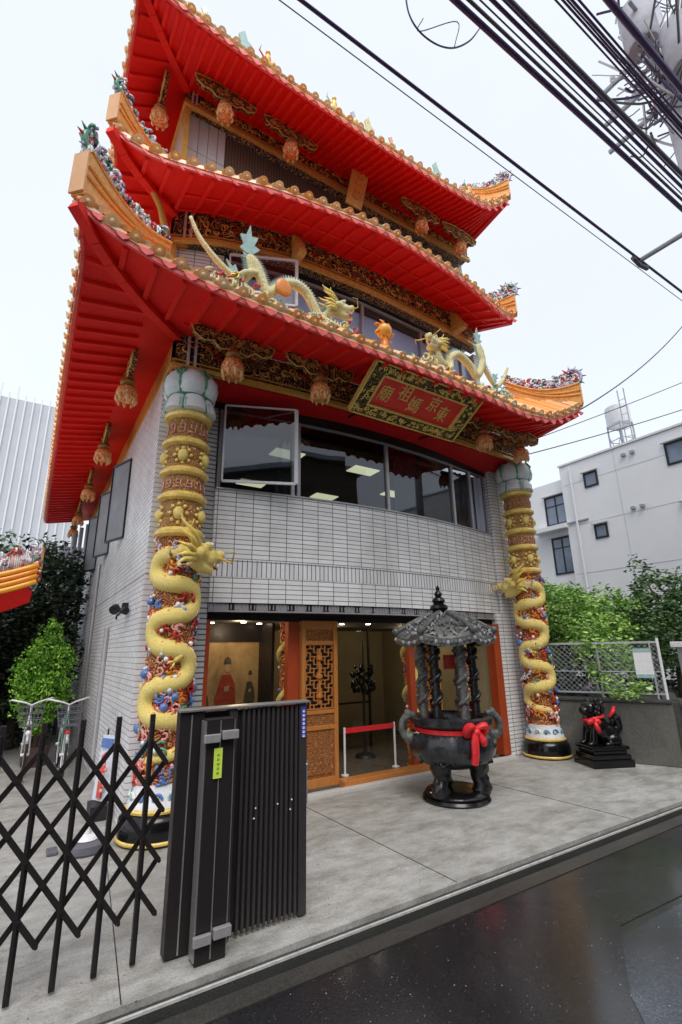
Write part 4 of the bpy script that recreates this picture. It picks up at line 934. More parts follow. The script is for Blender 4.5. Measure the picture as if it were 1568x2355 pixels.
# local frame: u along x, v up the tilted face, n outwards
o_ = Vector((3.12, 4.72, 4.635)); U = Vector((1, 0, -.012)); V = (Vector((3.12, 4.06, 5.01)) - o_); VL = V.length; V = V.normalized(); Nn = U.cross(V).normalized(); WB = 1.84
if Nn.y > 0: Nn = -Nn
def sb(b, u0, u1, v0, v1, n0, n1):
    vs = [o_ + U * a + V * c_ + Nn * d for d in (n0, n1) for c_ in (v0, v1) for a in (u0, u1)]
    b.add(vs, [(0, 2, 3, 1), (4, 5, 7, 6), (0, 1, 5, 4), (2, 6, 7, 3), (0, 4, 6, 2), (1, 3, 7, 5)])
b = MB(); fw_, fh_ = .20, .16
sb(b, 0, WB, 0, fh_, 0, .06); sb(b, 0, WB, VL - fh_, VL, 0, .06); sb(b, 0, fw_, fh_ + .001, VL - fh_ - .001, 0, .058); sb(b, WB - fw_, WB, fh_ + .001, VL - fh_ - .001, 0, .058)
fr_ = b.build('frame', M['signframe'], board)
b = MB(); rr = random.Random(5)
for (a0_, a1_, c0, c1, th_) in ((0, WB, -.005, .012, .08), (0, WB, VL - .012, VL + .005, .08), (-.005, .012, 0, VL, .08), (WB - .012, WB + .005, 0, VL, .08), (fw_ - .012, WB - fw_ + .012, fh_ - .012, fh_ + .010, .075), (fw_ - .012, WB - fw_ + .012, VL - fh_ - .010, VL - fh_ + .012, .075), (fw_ - .012, fw_ + .010, fh_, VL - fh_, .075), (WB - fw_ - .010, WB - fw_ + .012, fh_, VL - fh_, .075)):
    sb(b, a0_, a1_, c0, c1, .0, th_)
for k in range(170):
    if rr.random() < .8: u_ = rr.uniform(.04, WB - .04); v_ = rr.choice((rr.uniform(.035, fh_ - .03), rr.uniform(VL - fh_ + .03, VL - .035)))
    else: u_ = rr.choice((rr.uniform(.04, fw_ - .03), rr.uniform(WB - fw_ + .03, WB - .04))); v_ = rr.uniform(fh_, VL - fh_)
    P = o_ + U * u_ + V * v_ + Nn * .066; ra = rr.uniform(.018, .036); ph = rr.uniform(0, 6.28)
    b.tube([P + (U * math.cos(ph + t_ * .8) + V * math.sin(ph + t_ * .8)) * ra * (1 - t_ / 9) for t_ in range(7)], [.009] * 7, 5)
b.build('frame_gilding', M['gold_l'], fr_)
b = MB(); sb(b, fw_ - .005, WB - fw_ + .005, fh_ - .005, VL - fh_ + .005, .004, .03); pn = b.build('red_panel', paint('sign_red', (.84, .025, .015), .4, .2, 6), board)
def text_mesh(name, s_, size, depth, mat, parent, Mx, org):
    cu = bpy.data.curves.new(name, 'FONT'); cu.body = s_; cu.size = size; cu.extrude = depth; cu.align_x = 'CENTER'; cu.align_y = 'CENTER'; cu.offset = 0
    ob = bpy.data.objects.new(name, cu); COL.objects.link(ob); bpy.context.view_layer.update()
    dg = bpy.context.evaluated_depsgraph_get(); me = bpy.data.meshes.new_from_object(ob.evaluated_get(dg)); bpy.data.objects.remove(ob)
    me.transform(Mx); me.transform(Matrix.Translation(-org)); me.materials.clear(); me.materials.append(mat)
    o2 = bpy.data.objects.new(name, me); COL.objects.link(o2); o2.parent = parent; return o2
VLi = VL - 2 * fh_; WBi = WB - 2 * fw_
for i, (ch, us, vs_) in enumerate((('\u5edf', .12, .44), ('\u7956', .315, .64), ('\u5abd', .47, .38), ('\u4eac', .67, .60), ('\u6771', .82, .38))):
    P = o_ + U * (fw_ + WBi * us) + V * (fh_ + VLi * vs_) + Nn * .034
    Mx = Matrix.Translation(P) @ Matrix((U, V, Nn)).transposed().to_4x4() @ Matrix.Diagonal((.92, 1.12, 1, 1))
    text_mesh('character', ch, .225, .006, M['gold_l'], pn, Mx, ORG[board])
b = MB()
for u_ in (.25, WB - .25):
    p = o_ + U * u_; b.tube([p + V * .05, p + Vector((0, .42, .10))], .014, 6); b.tube([p + V * (VL - .06), p + V * (VL - .06) + Vector((0, .10, .10))], .014, 6)
b.build('hanger', M['black'], board)

# ------------------------------------------------------------------ dragons and pearl on the first roof
def spline(pts, n):
    P = [Vector(p) for p in pts]; P = [P[0] * 2 - P[1]] + P + [P[-1] * 2 - P[-2]]; out = []
    for i in range(1, len(P) - 2):
        for k in range(n):
            t = k / n; a, b_, c, d = P[i - 1], P[i], P[i + 1], P[i + 2]
            out.append(.5 * ((2 * b_) + (c - a) * t + (2 * a - 5 * b_ + 4 * c - d) * t * t + (3 * b_ - a - 3 * c + d) * t ** 3))
    out.append(P[-2]); return out
def roof_dragon(org, path, head, fwd, label, fins, tail, legs):
    t = thing('roof_dragon', org, label, 'dragon', 'ceramic dragons above the first eave')
    P = spline(path, 8); n = len(P); b = MB(); rad = [.018 + .040 * math.sin(min(1, (i / n) * 2.2 + .12) * PI / 2) for i in range(n)]
    hm = MB(); b.tube(P, rad, 12); dragon_head(b, hm, head, fwd, (0, 0, 1), .85)
    for a, c, e in legs: b.tube([a, c, e], [.04, .032, .022], 8); ck = MB(); claw(ck, e, Vector(e) - Vector(c), .9); ck.build('claw', M['gold_l'], t, smooth=True)
    b.build('body', M['dragon_r'], t, remesh=.014); hm.build('mane_and_horns', HEADM, t, smooth=True)
    f = MB(); nr = [Vector((0, -.2, 1)).normalized()] * n
    T_ = [(P[min(i + 1, n - 1)] - P[max(i - 1, 0)]).normalized() for i in range(n)]; nr = [(Vector((0, 0, 1)) - tt * tt.z).normalized() if abs(tt.z) < .95 else Vector((-1, 0, 0)) for tt in T_]
    spines(f, [p + k * r_ * .8 for p, k, r_ in zip(P, nr, rad)], nr, .07, 1, .8)
    for (c, d, s_) in fins:
        c = Vector(c); d = Vector(d).normalized(); x = d.cross(Vector((0, 1, 0))).normalized()
        f.plate([(-.03 * s_, 0), (-.11 * s_, .10 * s_), (-.05 * s_, .12 * s_), (-.09 * s_, .24 * s_), (-.02 * s_, .22 * s_), (0, .36 * s_), (.04 * s_, .22 * s_), (.10 * s_, .20 * s_), (.06 * s_, .10 * s_), (.10 * s_, .04 * s_), (.03 * s_, 0)], c, x, d, .02)
    f.build('fins', M['teal'], t)
    xs_ = sorted((P[0].x, P[-1].x)); cb = MB(); scroll_cluster(cb, [(xs_[0] - .55 + k * (xs_[1] - xs_[0] + .8) / 8, 4.08, E(T1, xs_[0] + k * (xs_[1] - xs_[0]) / 8).z + .17) for k in range(9)], lambda s: .16 + .08 * math.sin(s * 9), 44, random.Random(int(org[0] * 10)))
    cb.build('cloud_scrolls', [M['dragon_r'], M['mint'], M['redg'], M['green'], M['orange'], M['white']], t, smooth=True)
    if tail:
        g = MB(); g.tube(spline(tail[0], 6), [tail[1] * (1 - abs(i / (len(tail[0]) * 6 - 6) - .3) * .9) * .8 + .008 for i in range((len(tail[0]) - 1) * 6 + 1)], 8); g.build('tail', M['dragon_r'], t, smooth=True)
    return t
YD = 4.15
roof_dragon((1.9, YD, 5.12), [(1.58, 4.2, 5.30), (1.46, 4.18, 5.42), (1.52, YD, 5.58), (1.50, YD, 5.74), (1.58, YD, 5.68), (1.66, YD, 5.50), (1.72, YD, 5.38), (1.84, YD, 5.50), (2.0, YD, 5.64), (2.18, YD, 5.62), (2.30, YD, 5.46), (2.38, YD, 5.33), (2.48, YD, 5.40), (2.54, YD, 5.50)], (2.62, YD - .02, 5.55), (1, -.3, -.1),
            'ceramic dragon with long raised tail and blue plume, looped round an orange disc', [((1.49, YD, 5.80), (0, 0, 1), 1.1), ((1.40, YD, 5.42), (-.5, 0, .6), .7)],
            ([(1.62, YD, 5.30), (1.40, YD, 5.38), (1.15, YD, 5.54), (.95, YD, 5.74), (.84, YD, 5.95)], .038), [((1.60, YD, 5.6), (1.44, YD - .05, 5.5), (1.36, YD - .06, 5.42)), ((2.4, YD, 5.35), (2.5, YD - .08, 5.25), (2.62, YD - .1, 5.22))])
roof_dragon((4.7, YD, 5.10), [(5.42, YD, 5.30), (5.30, YD, 5.44), (5.14, YD, 5.70), (5.10, YD, 5.92), (5.16, YD, 5.70), (5.02, YD, 5.40), (4.88, YD, 5.52), (4.66, YD, 5.62), (4.48, YD, 5.50), (4.38, YD, 5.36), (4.28, YD, 5.42), (4.24, YD, 5.55)], (4.18, YD - .02, 5.62), (-1, -.4, .0),
            'ceramic dragon with arched body above the name board, facing the pearl', [((5.11, YD, 5.96), (0, 0, 1), .8), ((5.35, YD, 5.42), (.5, 0, .6), .6)],
            ([(5.40, YD, 5.32), (5.52, YD, 5.42), (5.62, YD, 5.55), (5.74, YD, 5.76)], .035), [((4.5, YD, 5.45), (4.42, YD - .08, 5.3), (4.34, YD - .1, 5.24))])
pl = thing('dragon_pearl', (3.36, 4.2, 5.15), 'orange pearl with flames standing between the two roof dragons', 'ornament')
b = MB(); b.ell((3.34, 4.16, 5.52), (.10, .10, .10), 20, 12); b.build('pearl', M['pearl'], pl, smooth=True)
b = MB()
for k in range(7):
    a = k * .9 - .3; b.tube([(3.34 + .09 * math.cos(a), 4.16, 5.52 + .09 * math.sin(a)), (3.34 + .14 * math.cos(a + .2), 4.16, 5.52 + .14 * math.sin(a + .2)), (3.34 + .17 * math.cos(a + .5), 4.16, 5.52 + .17 * math.sin(a + .5))], [.03, .02, .003], 6)
b.tube([(3.34, 4.16, 5.12), (3.34, 4.16, 5.45)], [.06, .04], 8); b.build('flames', M['orange'], pl, smooth=True)
# discs of the coiled dragon's sun
b = MB(); b.ell((1.88, 4.08, 5.48), (.10, .03, .12), 18, 10); tag(b.build('sun_disc', M['orange'], root=(1.9, 4.10, 5.47), smooth=True), 'flat orange sun disc inside the loop of a roof dragon', 'ornament')

# small ceramic figures on the eaves
def figurine(x, y, z, kind, label, m1, m2, s=1.0):
    t = thing('roof_figurine', (x, y, z), label, 'figurine', 'small ceramic figures along the top eave')
    b = MB()
    if kind == 'leaf':
        b.plate([(-.05, 0), (-.10, .10), (-.04, .14), (-.07, .26), (.0, .36), (.04, .22), (.10, .18), (.06, .08), (.07, 0)], (x, y, z), (s, 0, 0), (0, 0, s), .03); b.build('plume', m1, t)
    elif kind == 'rider':
        b.ell((x, y, z + .07 * s), (.08 * s, .05 * s, .07 * s)); b.ell((x + .02 * s, y, z + .17 * s), (.045 * s, .04 * s, .07 * s)); b.ell((x + .02 * s, y, z + .27 * s), .035 * s); b.ell((x + .09 * s, y, z + .12 * s), .04 * s); b.build('figure', m1, t, remesh=.012)
        c = MB(); c.tube([(x - .03 * s, y, z + .16 * s), (x - .09 * s, y, z + .24 * s), (x - .07 * s, y, z + .34 * s)], [.014, .012, .004], 5); c.build('plume', m2, t)
    else:
        b.ell((x, y, z + .06 * s), (.10 * s, .05 * s, .06 * s)); b.ell((x + .09 * s, y, z + .12 * s), (.045 * s, .04 * s, .045 * s)); b.tube([(x - .09 * s, y, z + .07 * s), (x - .15 * s, y, z + .14 * s), (x - .12 * s, y, z + .20 * s)], [.03, .025, .01], 6); b.build('figure', m1, t, remesh=.012)
        c = MB(); c.plate([(-.02, 0), (-.05, .08), (0, .13), (.03, .06)], (x + .06 * s, y, z + .15 * s), (s, 0, 0), (0, 0, s), .02); c.build('crest', m2, t)
def ze3(x): return E(T3, x).z
FG = [(.83, 'lion', 'pale cream beast at the corner of the top eave above the passage', M['dragon_r'], M['white']), (1.46, 'leaf', 'tall grey green plume standing on the top eave', M['teal'], M['teal']), (1.80, 'rider', 'brown rider figure next to the tall grey green plume', M['gold_dark'], M['redg']),
      (2.93, 'rider', 'gold figure with raised arm above the third lantern', M['gold_l'], M['teal']), (3.25, 'lion', 'two tone beast beside the gold figure on the top eave', M['gold_l'], M['lav']), (3.62, 'leaf', 'short cream plume on the top eave', M['dragon_r'], M['white']),
      (4.02, 'lion', 'cream beast over the gold plaque on the top eave', M['dragon_r'], M['pink']), (5.12, 'leaf', 'small mint plume on the top eave', M['mint'], M['mint']), (5.95, 'rider', 'orange figure on the top eave nearest the ridge scroll', M['ridge'], M['green'])]
for x, k, lab, m1, m2 in FG: figurine(x, 4.66, ze3(x) + .20, k, lab, m1, m2, 1.2)

# ------------------------------------------------------------------ incense burner
bx, by = 4.22, 4.38
ib = thing('incense_burner', (bx, by, 0), 'black carved stone incense burner with pavilion roof and red ribbon', 'incense burner')
C = (bx, by, 0)
b = MB(); b.lathe([(0, 0), (.36, 0), (.375, .02), (.36, .045), (.34, .05), (.345, .07), (.32, .10), (.27, .115), (0, .115)], C, 40); b.build('base', M['stone_p'], ib, smooth='angle')
for k in range(3):
    a = R(-60 + 120 * k + 12); d = Vector((math.cos(a), math.sin(a), 0)); g = MB(); P = Vector(C)
    g.tube([P + d * .27 + Vector((0, 0, .09)), P + d * .29 + Vector((0, 0, .16)), P + d * .25 + Vector((0, 0, .24)), P + d * .27 + Vector((0, 0, .33)), P + d * .25 + Vector((0, 0, .42))], [.11, .09, .08, .11, .13], 12)
    g.ell(P + d * .33 + Vector((0, 0, .31)), (.05, .05, .045)); g.ell(P + d * .35 + Vector((0, 0, .13)), (.05, .05, .04)); g.ell(P + d * .34 + Vector((0, 0, .22)), .035)
    g.build('leg', M['stone_b'], ib, remesh=.014)
b = MB(); b.lathe([(0, .33), (.22, .33), (.36, .38), (.455, .45), (.485, .56), (.465, .66), (.40, .71), (.40, .74), (.455, .78), (.46, .84), (.42, .86), (.40, .84), (.38, .74), (0, .72)], C, 48, lob=lambda a, z: 1 + (.02 * math.sin(a * 8) if .4 < z < .68 else 0)); b.build('bowl', M['stone_m'], ib, smooth='angle')
cr = MB(); rr = random.Random(14)
for k in range(150):
    a = rr.uniform(0, 6.28); z = rr.uniform(.42, .66); rad = .482 - abs(z - .56) * .25; on = Vector((math.cos(a), math.sin(a), 0)); ut = Vector((-math.sin(a), math.cos(a), 0)); P = Vector(C) + on * (rad - .022) + Vector((0, 0, z)); ph = rr.uniform(0, 6.28); ra = rr.uniform(.02, .04)
    cr.tube([P + (ut * math.cos(ph + t_ * .7) + Vector((0, 0, 1)) * math.sin(ph + t_ * .7)) * ra * (1 - t_ / 10) for t_ in range(7)], [.018 * (1 - t_ / 10) for t_ in range(7)], 5)
cr.build('bowl_relief', M['stone_b'], ib, smooth=True)
for k, a in enumerate((R(152), R(-28))):
    d = Vector((math.cos(a), math.sin(a), 0)); h = MB(); P = Vector(C) + d * .44 + Vector((0, 0, .66)); u = Vector((-d.y, d.x, 0)); pts = []
    for t_ in range(14):
        an = -1.9 + t_ / 13 * 3.9; pts.append(P + d * (.02 + .11 * math.cos(an)) + Vector((0, 0, .13 * math.sin(an) + .08)))
    h.tube(pts, .042, 8); h.ell(P + d * .05 + Vector((0, 0, .22)), (.05, .05, .05)); h.ell(P + d * .10 + Vector((0, 0, .17)), .035); h.ell(P + d * .03 + Vector((0, 0, -.03)), (.06, .06, .07)); h.build('handle', M['stone_g'], ib, remesh=.013)
for k in range(6):
    a = R(k * 60 + 20); P = Vector((bx + .30 * math.cos(a), by + .29 * math.sin(a), 0)); c = MB()
    c.lathe([(0, .80), (.055, .80), (.048, .86), (.044, 1.60), (.06, 1.66), (0, 1.66)], P, 10)
    c.tube([P + Vector((.05 * math.cos(i * .5), .05 * math.sin(i * .5), .88 + i * .019)) for i in range(38)], .026, 6)
    for j in range(10): aa = j * 2.3; c.ell(P + Vector((.05 * math.cos(aa), .05 * math.sin(aa), .86 + j * .078)), .024, 6, 4)
    c.build('pillar', M['stone_b'] if k % 2 else M['stone_g'], ib, smooth=True)
# hexagonal swept roof
b = MB()
def rf(u, v, low=0):
    v = max(0.0, min(.999, v))
    a = u * 2 * PI; k6 = abs(((a / (PI / 3)) % 1) - .5) * 2   # 1 at corners
    R_ = (.49 + .09 * k6 ** 2.5); r_ = R_ * (1 - v) ** .8 + .08 * v
    z = 1.70 + .05 * k6 ** 2 * (1 - v) ** 2 + (.29 * v ** .85); return Vector((bx + r_ * math.cos(a + .35), by + r_ * math.sin(a + .35), z - low * (.05 + .04 * (1 - v))))
b.grid(lambda u, v: rf(u, v), 72, 10); b.grid(lambda u, v: rf(u, v, 1), 72, 10); b.grid(lambda u, v: rf(u, 0).lerp(rf(u, 0, 1), v), 72, 1)
rr = random.Random(4)
for k in range(6):
    u = (k) / 6; b.tube([rf(u, v / 8) + Vector((0, 0, .02)) for v in range(9)], [.032] * 9, 7); b.ell(rf(u, .0) + Vector((0, 0, .045)), (.045, .045, .045))
for k in range(420):
    u = rr.random(); v = rr.random() ** 1.2 * .93; P = rf(u, v); b.mat(1 if rr.random() < .4 else 0); q_ = rf(u + rr.uniform(-.02, .02), min(.97, v + rr.uniform(-.07, .07))); b.tube([P + Vector((0, 0, .008)), (P + q_) / 2 + Vector((0, 0, .028)), q_ + Vector((0, 0, .008))], [.010, .015, .006], 5)
for k in range(72): b.mat(k % 3 == 0 and 1 or 0); P = rf(k / 72, .0, .5); b.ell(P, (.022, .022, .026), 6, 4)
b.mat(0)
b.build('pavilion_roof', [M['stone_g'], M['stone_l']], ib)
b = MB(); b.lathe([(0, 1.96), (.11, 1.96), (.12, 2.0), (.085, 2.03), (.11, 2.06), (.105, 2.09), (.06, 2.12), (.08, 2.15), (.07, 2.18), (.035, 2.20), (.05, 2.235), (.035, 2.26), (.018, 2.28), (.026, 2.31), (.0, 2.345)], (bx - .03, by + .03, 0), 20); b.build('finial', M['stone_p'], ib, smooth='angle')
b = MB(); b.box(bx - .10, bx + .08, by - .06, by - .05, 1.36, 1.52); b.build('hanging_plaque', M['redg'], ib)
# ribbon: band round the neck, bow and tails on the street side
rb = MB(); rb.lathe([(.412, .70), (.418, .70), (.418, .745), (.412, .745)], C, 48); 
d = Vector((-.24, -.97, 0)).normalized(); u = Vector((-d.y, d.x, 0)); u = -u if u.x < 0 else u; P = Vector(C) + d * .45 + Vector((0, 0, .74))
def band(pts, w, th=.008, dirv=Vector((0, 0, 1))):
    pts = [Vector(p) for p in pts]
    for a, c in zip(pts, pts[1:]): rb.beam(a, c, th, w, dirv)
for sg in (-1, 1):
    pts = [P + u * sg * .11 * math.sin(t_ / 10 * PI) * (1.15 if sg > 0 else .9) + d * (.03 + .035 * math.sin(t_ / 10 * 2 * PI)) + Vector((0, 0, .045 * math.sin(t_ / 10 * 2 * PI) + .02)) for t_ in range(11)]
    rb.tube(pts, [.028 + .016 * math.sin(t_ / 10 * PI) for t_ in range(11)], 8)
rb.ell(P + d * .06, (.045, .045, .045))
for sg, L in ((-.5, .30), (.9, .12)):
    rb.tube([P + d * .05 + u * sg * .02, P + d * .075 + u * sg * .07 + Vector((0, 0, -.08)), P + d * .07 + u * sg * .08 + Vector((0, 0, -L * .7)), P + d * .05 + u * sg * .09 + Vector((0, 0, -L))], [.03, .042, .040, .036], 8)
rb.build('ribbon', M['ribbon'], ib, smooth='angle')

# ------------------------------------------------------------------ stone lion
lx, ly = 7.02, 4.33
ln = thing('stone_lion', (lx, ly, 0), 'black stone guardian lion with red ribbon on a stepped pedestal by the low wall', 'statue')
Xf = Matrix.Translation((lx, ly, 0)) @ Matrix.Rotation(R(-25), 4, 'Z') @ Matrix.Diagonal((1.12, 1.12, 1.06, 1))
b = MB(); b.X = Xf
b.box(-.27, .27, -.21, .21, 0, .09); b.box(-.25, .25, -.19, .19, .092, .15); b.box(-.22, .22, -.165, .165, .152, .20); b.box(-.245, .245, -.185, .185, .202, .25); b.build('pedestal', M['stone_p'], ln, bevel=.012)
b = MB(); b.X = Xf
b.ell((.08, 0, .38), (.14, .12, .14)); b.ell((-.01, 0, .46), (.13, .11, .15)); b.ell((-.07, 0, .54), (.12, .12, .12)); b.tube([(-.10, -.07, .48), (-.14, -.08, .36), (-.15, -.08, .27)], [.055, .045, .05], 8); b.tube([(-.10, .07, .48), (-.14, .08, .36), (-.15, .08, .27)], [.055, .045, .05], 8)
b.ell((-.18, -.08, .265), (.06, .04, .03)); b.ell((-.18, .08, .265), (.06, .04, .03)); b.ell((.12, -.10, .30), (.10, .05, .08)); b.ell((.12, .10, .30), (.10, .05, .08)); b.ell((.03, -.12, .265), (.07, .04, .03)); b.ell((.03, .12, .265), (.07, .04, .03))
b.ell((-.10, -.02, .70), (.10, .10, .09)); b.ell((-.19, -.03, .67), (.065, .07, .055)); b.ell((-.22, -.03, .70), (.03, .04, .025)); b.tube([(-.10, -.03, .63), (-.19, -.03, .61)], [.06, .045], 8)
for sg in (-1, 1): b.ell((-.05, sg * .09 - .02, .77), (.03, .025, .035)); b.ell((-.17, sg * .05 - .03, .735), (.025, .025, .02))
b.tube([(.20, 0, .34), (.27, 0, .44), (.25, 0, .56), (.20, 0, .62)], [.04, .05, .06, .02], 8)
b.build('body', M['stone_p'], ln, remesh=.012)
b = MB(); b.X = Xf; rr = random.Random(2)
for k in range(46):
    a = rr.uniform(0, 6.28); p = rr.uniform(-.6, 1.2); dd = Vector((math.cos(a) * .11, math.sin(a) * .12, p * .10)); 
    if dd.x < -.04: continue
    b.ell(Vector((-.06, -.01, .69)) + dd, .030, 6, 4)
for k in range(9): b.ell((.20 + .02 * math.sin(k), .03 * math.cos(k * 2), .38 + k * .03), .028, 6, 4)
b.build('curled_mane', M['stone_b'], ln, smooth=True)
b = MB(); b.X = Xf; b.tube([(-.20, -.10, .56), (-.14, -.145, .585), (-.02, -.135, .60), (.05, -.04, .61), (.03, .08, .60), (-.10, .12, .58), (-.19, .04, .54), (-.20, -.10, .56)], .020, 6)
for sg in (-1, 1): b.ell((-.16 + sg * .05, -.16, .55), (.05, .03, .035), rot=(0, R(20 * sg), 0))
b.tube([(-.16, -.17, .55), (-.14, -.19, .47), (-.12, -.185, .42)], [.02, .03, .025], 6); b.tube([(.06, -.14, .60), (.12, -.15, .66), (.16, -.13, .72)], [.02, .025, .02], 6); b.build('ribbon', M['ribbon'], ln, smooth=True)

# ------------------------------------------------------------------ sliding gate, post and folding lattice
gt = thing('slatted_gate', (1.4, 3.2, 0), 'dark brown slatted gate panel with lime sticker, bunched beside its post', 'gate')
b = MB(); b.box(1.155, 1.70, 3.19, 3.23, .03, 1.235); b.box(.995, 1.148, 3.20, 3.24, .03, 1.235); b.build('backing_panel', M['gatemetal'], gt)
b = MB(); x = 1.20
b.box(1.150, 1.20, 3.165, 3.245, .015, 1.245)
x = 1.235
while x < 1.62: b.box(x, x + .018, 3.168, 3.189, .02, 1.24); x += .0345
b.box(1.645, 1.70, 3.165, 3.245, .012, 1.245)
b.build('slats', M['gateslat'], gt, bevel=.003)
b = MB(); b.box(.83, 1.72, 3.15, 3.26, 1.247, 1.262); b.build('top_rail', M['gatelite'], gt, bevel=.003)  # pale rail draws the highlight along the gate's top edge
b = MB(); b.box(1.655, 1.690, 3.160, 3.1645, 1.03, 1.22); o = b.build('address_plate', M['bluest'], gt)
b = MB()
for k in range(7): z = 1.205 - k * .026; b.box(1.663, 1.682, 3.1565, 3.1595, z - .016, z - .010); b.box(1.670, 1.675, 3.1568, 3.1597, z - .020, z - .003); b.box(1.664, 1.681, 3.1569, 3.1599, z - .006, z - .003)
b.build('address_lettering', M['white'], o)
for (x, z) in ((1.34, .655), (1.33, .60), (1.49, .655), (1.59, .665), (1.58, .61), (1.70, .86)):
    b = MB(); b.lathe([(0, 0), (.006, 0), (.005, .006), (0, .008)], n=8)
    for v in b.v: v.rotate(Euler((R(90), 0, 0))); v += Vector((x, 3.167, z))
    b.build('bolt', M['whitealu'], gt, smooth=True)
b = MB(); b.box(1.700, 1.715, 3.18, 3.22, .62, .88); b.build('lock_edge', M['alu'], gt)
gp = thing('gate_post', (1.03, 3.05, 0), 'dark square gate post with bare metal brackets at top and foot', 'post')
b = MB(); b.box(.965, 1.135, 3.04, 3.13, 0, 1.21); b.build('post', M['gatemetal'], gp, bevel=.004)
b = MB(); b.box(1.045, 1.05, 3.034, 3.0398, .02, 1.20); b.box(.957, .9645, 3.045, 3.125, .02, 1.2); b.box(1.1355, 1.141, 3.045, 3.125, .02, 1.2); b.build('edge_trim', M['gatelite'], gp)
for z in (1.085, .10):
    b = MB(); b.box(.945, 1.04, 3.005, 3.033, z, z + .045); b.box(1.052, 1.15, 3.000, 3.033, z + .012, z + .06); b.build('bracket', M['alu'], gp, bevel=.003)
b = MB(); b.box(1.012, 1.062, 3.028, 3.0335, .89, 1.05); o = b.build('warning_sticker', M['sticker'], gp)
b = MB()
for k in range(5): b.box(1.030, 1.044, 3.0245, 3.0275, .915 + k * .024, .925 + k * .024)
b.build('sticker_print', paint('sticker_ink', (.25, .42, .03), .5, .1), o)
st = thing('gate_stile', (.88, 3.2, 0), 'plain dark end stile where the folding lattice meets the gate', 'post')
b = MB(); b.box(.838, .990, 3.17, 3.25, .01, 1.246); b.build('stile', M['gatemetal'], st, bevel=.004)
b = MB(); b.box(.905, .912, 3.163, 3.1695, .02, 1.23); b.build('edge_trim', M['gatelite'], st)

fg = thing('folding_gate', (.3, 3.23, 0), 'dark expanding lattice gate of crossed flat bars and upright pickets', 'gate')
pk = [.693 - .1855 * k for k in range(9)]
for i, x in enumerate(pk):
    b = MB(); b.box(x - .014, x + .014, 3.222, 3.246, .012, 1.245); b.box(x - .016, x + .000, 3.205, 3.2215, .04, 1.20); b.build('picket', M['gatemetal'], fg, bevel=.002)
b = MB(); c2 = MB(); nodes = [1.10, .85, .60, .35]; mids = [.975, .725, .475, .225]; hw = .1855 / 2
def bar(a, c, y): b.beam((a[0], y, a[1]), (c[0], y, c[1]), .007, .027, (0, 0, 1))
x0g = pk[0] + hw * 1.55
for k in range(9):
    X = pk[k]
    for sg, y in ((1, 3.212), (-1, 3.252)):
        for j in range(4):
            # from picket node down to next mid, up to previous mid
            xm = X + sg * hw
            bar((X, nodes[j]), (xm, mids[j]), y if sg > 0 else y)
            if j > 0: bar((X, nodes[j]), (xm, mids[j - 1]), 3.252 if sg > 0 else 3.212)
for k in range(9):
    for z in nodes: c2.tube([(pk[k], 3.20, z), (pk[k], 3.262, z)], .009, 8)
    for z in mids: c2.tube([(pk[k] + hw, 3.203, z), (pk[k] + hw, 3.259, z)], .010, 8)
b0 = len(b.v); b.v += c2.v; b.f += [[i + b0 for i in f] for f in c2.f]; b.m += c2.m; b.build('crossed_bars', M['gatemetal'], fg)

# ------------------------------------------------------------------ barrier in the doorway, censer table inside
br = thing('door_barrier', (3.95, 5.62, .03), 'low red bar on two white posts across the open doorway', 'barrier')
for x in (3.56, 4.36): b = MB(); b.tube([(x, 5.62, .10), (x, 5.62, .64)], .014, 8); b.lathe([(0, .088), (.05, .088), (.05, .10), (0, .10)], (x, 5.62, 0), 12); b.build('post', M['white'], br, smooth='angle')
b = MB(); b.beam((3.57, 5.62, .60), (4.35, 5.62, .60), .02, .06); b.build('red_bar', M['ribbon'], br)
cs = thing('altar_lamp', (4.55, 6.6, .03), 'dark ornate openwork lamp stand silhouetted inside the hall', 'lamp stand')
b = MB(); b.lathe([(0, .032), (.16, .032), (.14, .07), (.03, .10), (.02, .14), (.02, .95), (.05, .98), (.02, 1.02), (.02, 1.7), (0, 1.72)], (4.55, 6.6, 0), 14); b.build('stand', M['black'], cs, smooth='angle')
b = MB(); rr = random.Random(8)
for k in range(70):
    P = Vector((4.55 + rr.uniform(-.21, .21), 6.6 + rr.uniform(-.08, .08), rr.uniform(.93, 1.33))); b.ell(P, rr.uniform(.025, .05), 6, 4)
b.build('carved_drum', M['stone_p'], cs, smooth=True)
at_ = thing('altar_table', (4.0, 8.2, .03), 'dim wooden altar table against the olive back wall', 'table')
b = MB(); b.box(3.5, 4.1, 7.9, 8.3, .70, .76); b.build('table_top', M['woodred'], at_, bevel=.01)
for x, y in ((3.54, 7.94), (4.06, 7.94), (3.54, 8.26), (4.06, 8.26)): b = MB(); b.box(x - .03, x + .03, y - .03, y + .03, .032, .70); b.build('leg', M['woodred'], at_)

# ------------------------------------------------------------------ low wall, fence, cabinet at the right
wA, wB = Vector((6.95, 5.02, 0)), Vector((7.655, 3.60, 0)); wd = (wB - wA).normalized(); wn_ = Vector((-wd.y, wd.x, 0)); wn_ = wn_ if wn_.x > 0 else -wn_
rw = thing('retaining_wall', (7.3, 4.3, 0), 'mossy grey concrete retaining wall behind the stone lion', 'wall')
b = MB(); b.beam(wA + wn_ * .10 + Vector((0, 0, .40)), wB + wn_ * .10 + Vector((0, 0, .40)), .20, .80); b.beam(wB + wn_ * .3 + Vector((0, 0, .40)) + wd * .001, wB + wn_ * 3.0 + Vector((0, 0, .40)), .2, .80); b.build('wall_face', M['moss'], rw, bevel=.01)
b = MB(); b.beam(wA + wn_ * .10 + Vector((0, 0, .825)), wB + wn_ * .10 + Vector((0, 0, .825)), .25, .045); b.build('coping', M['kerb'], rw, bevel=.008)
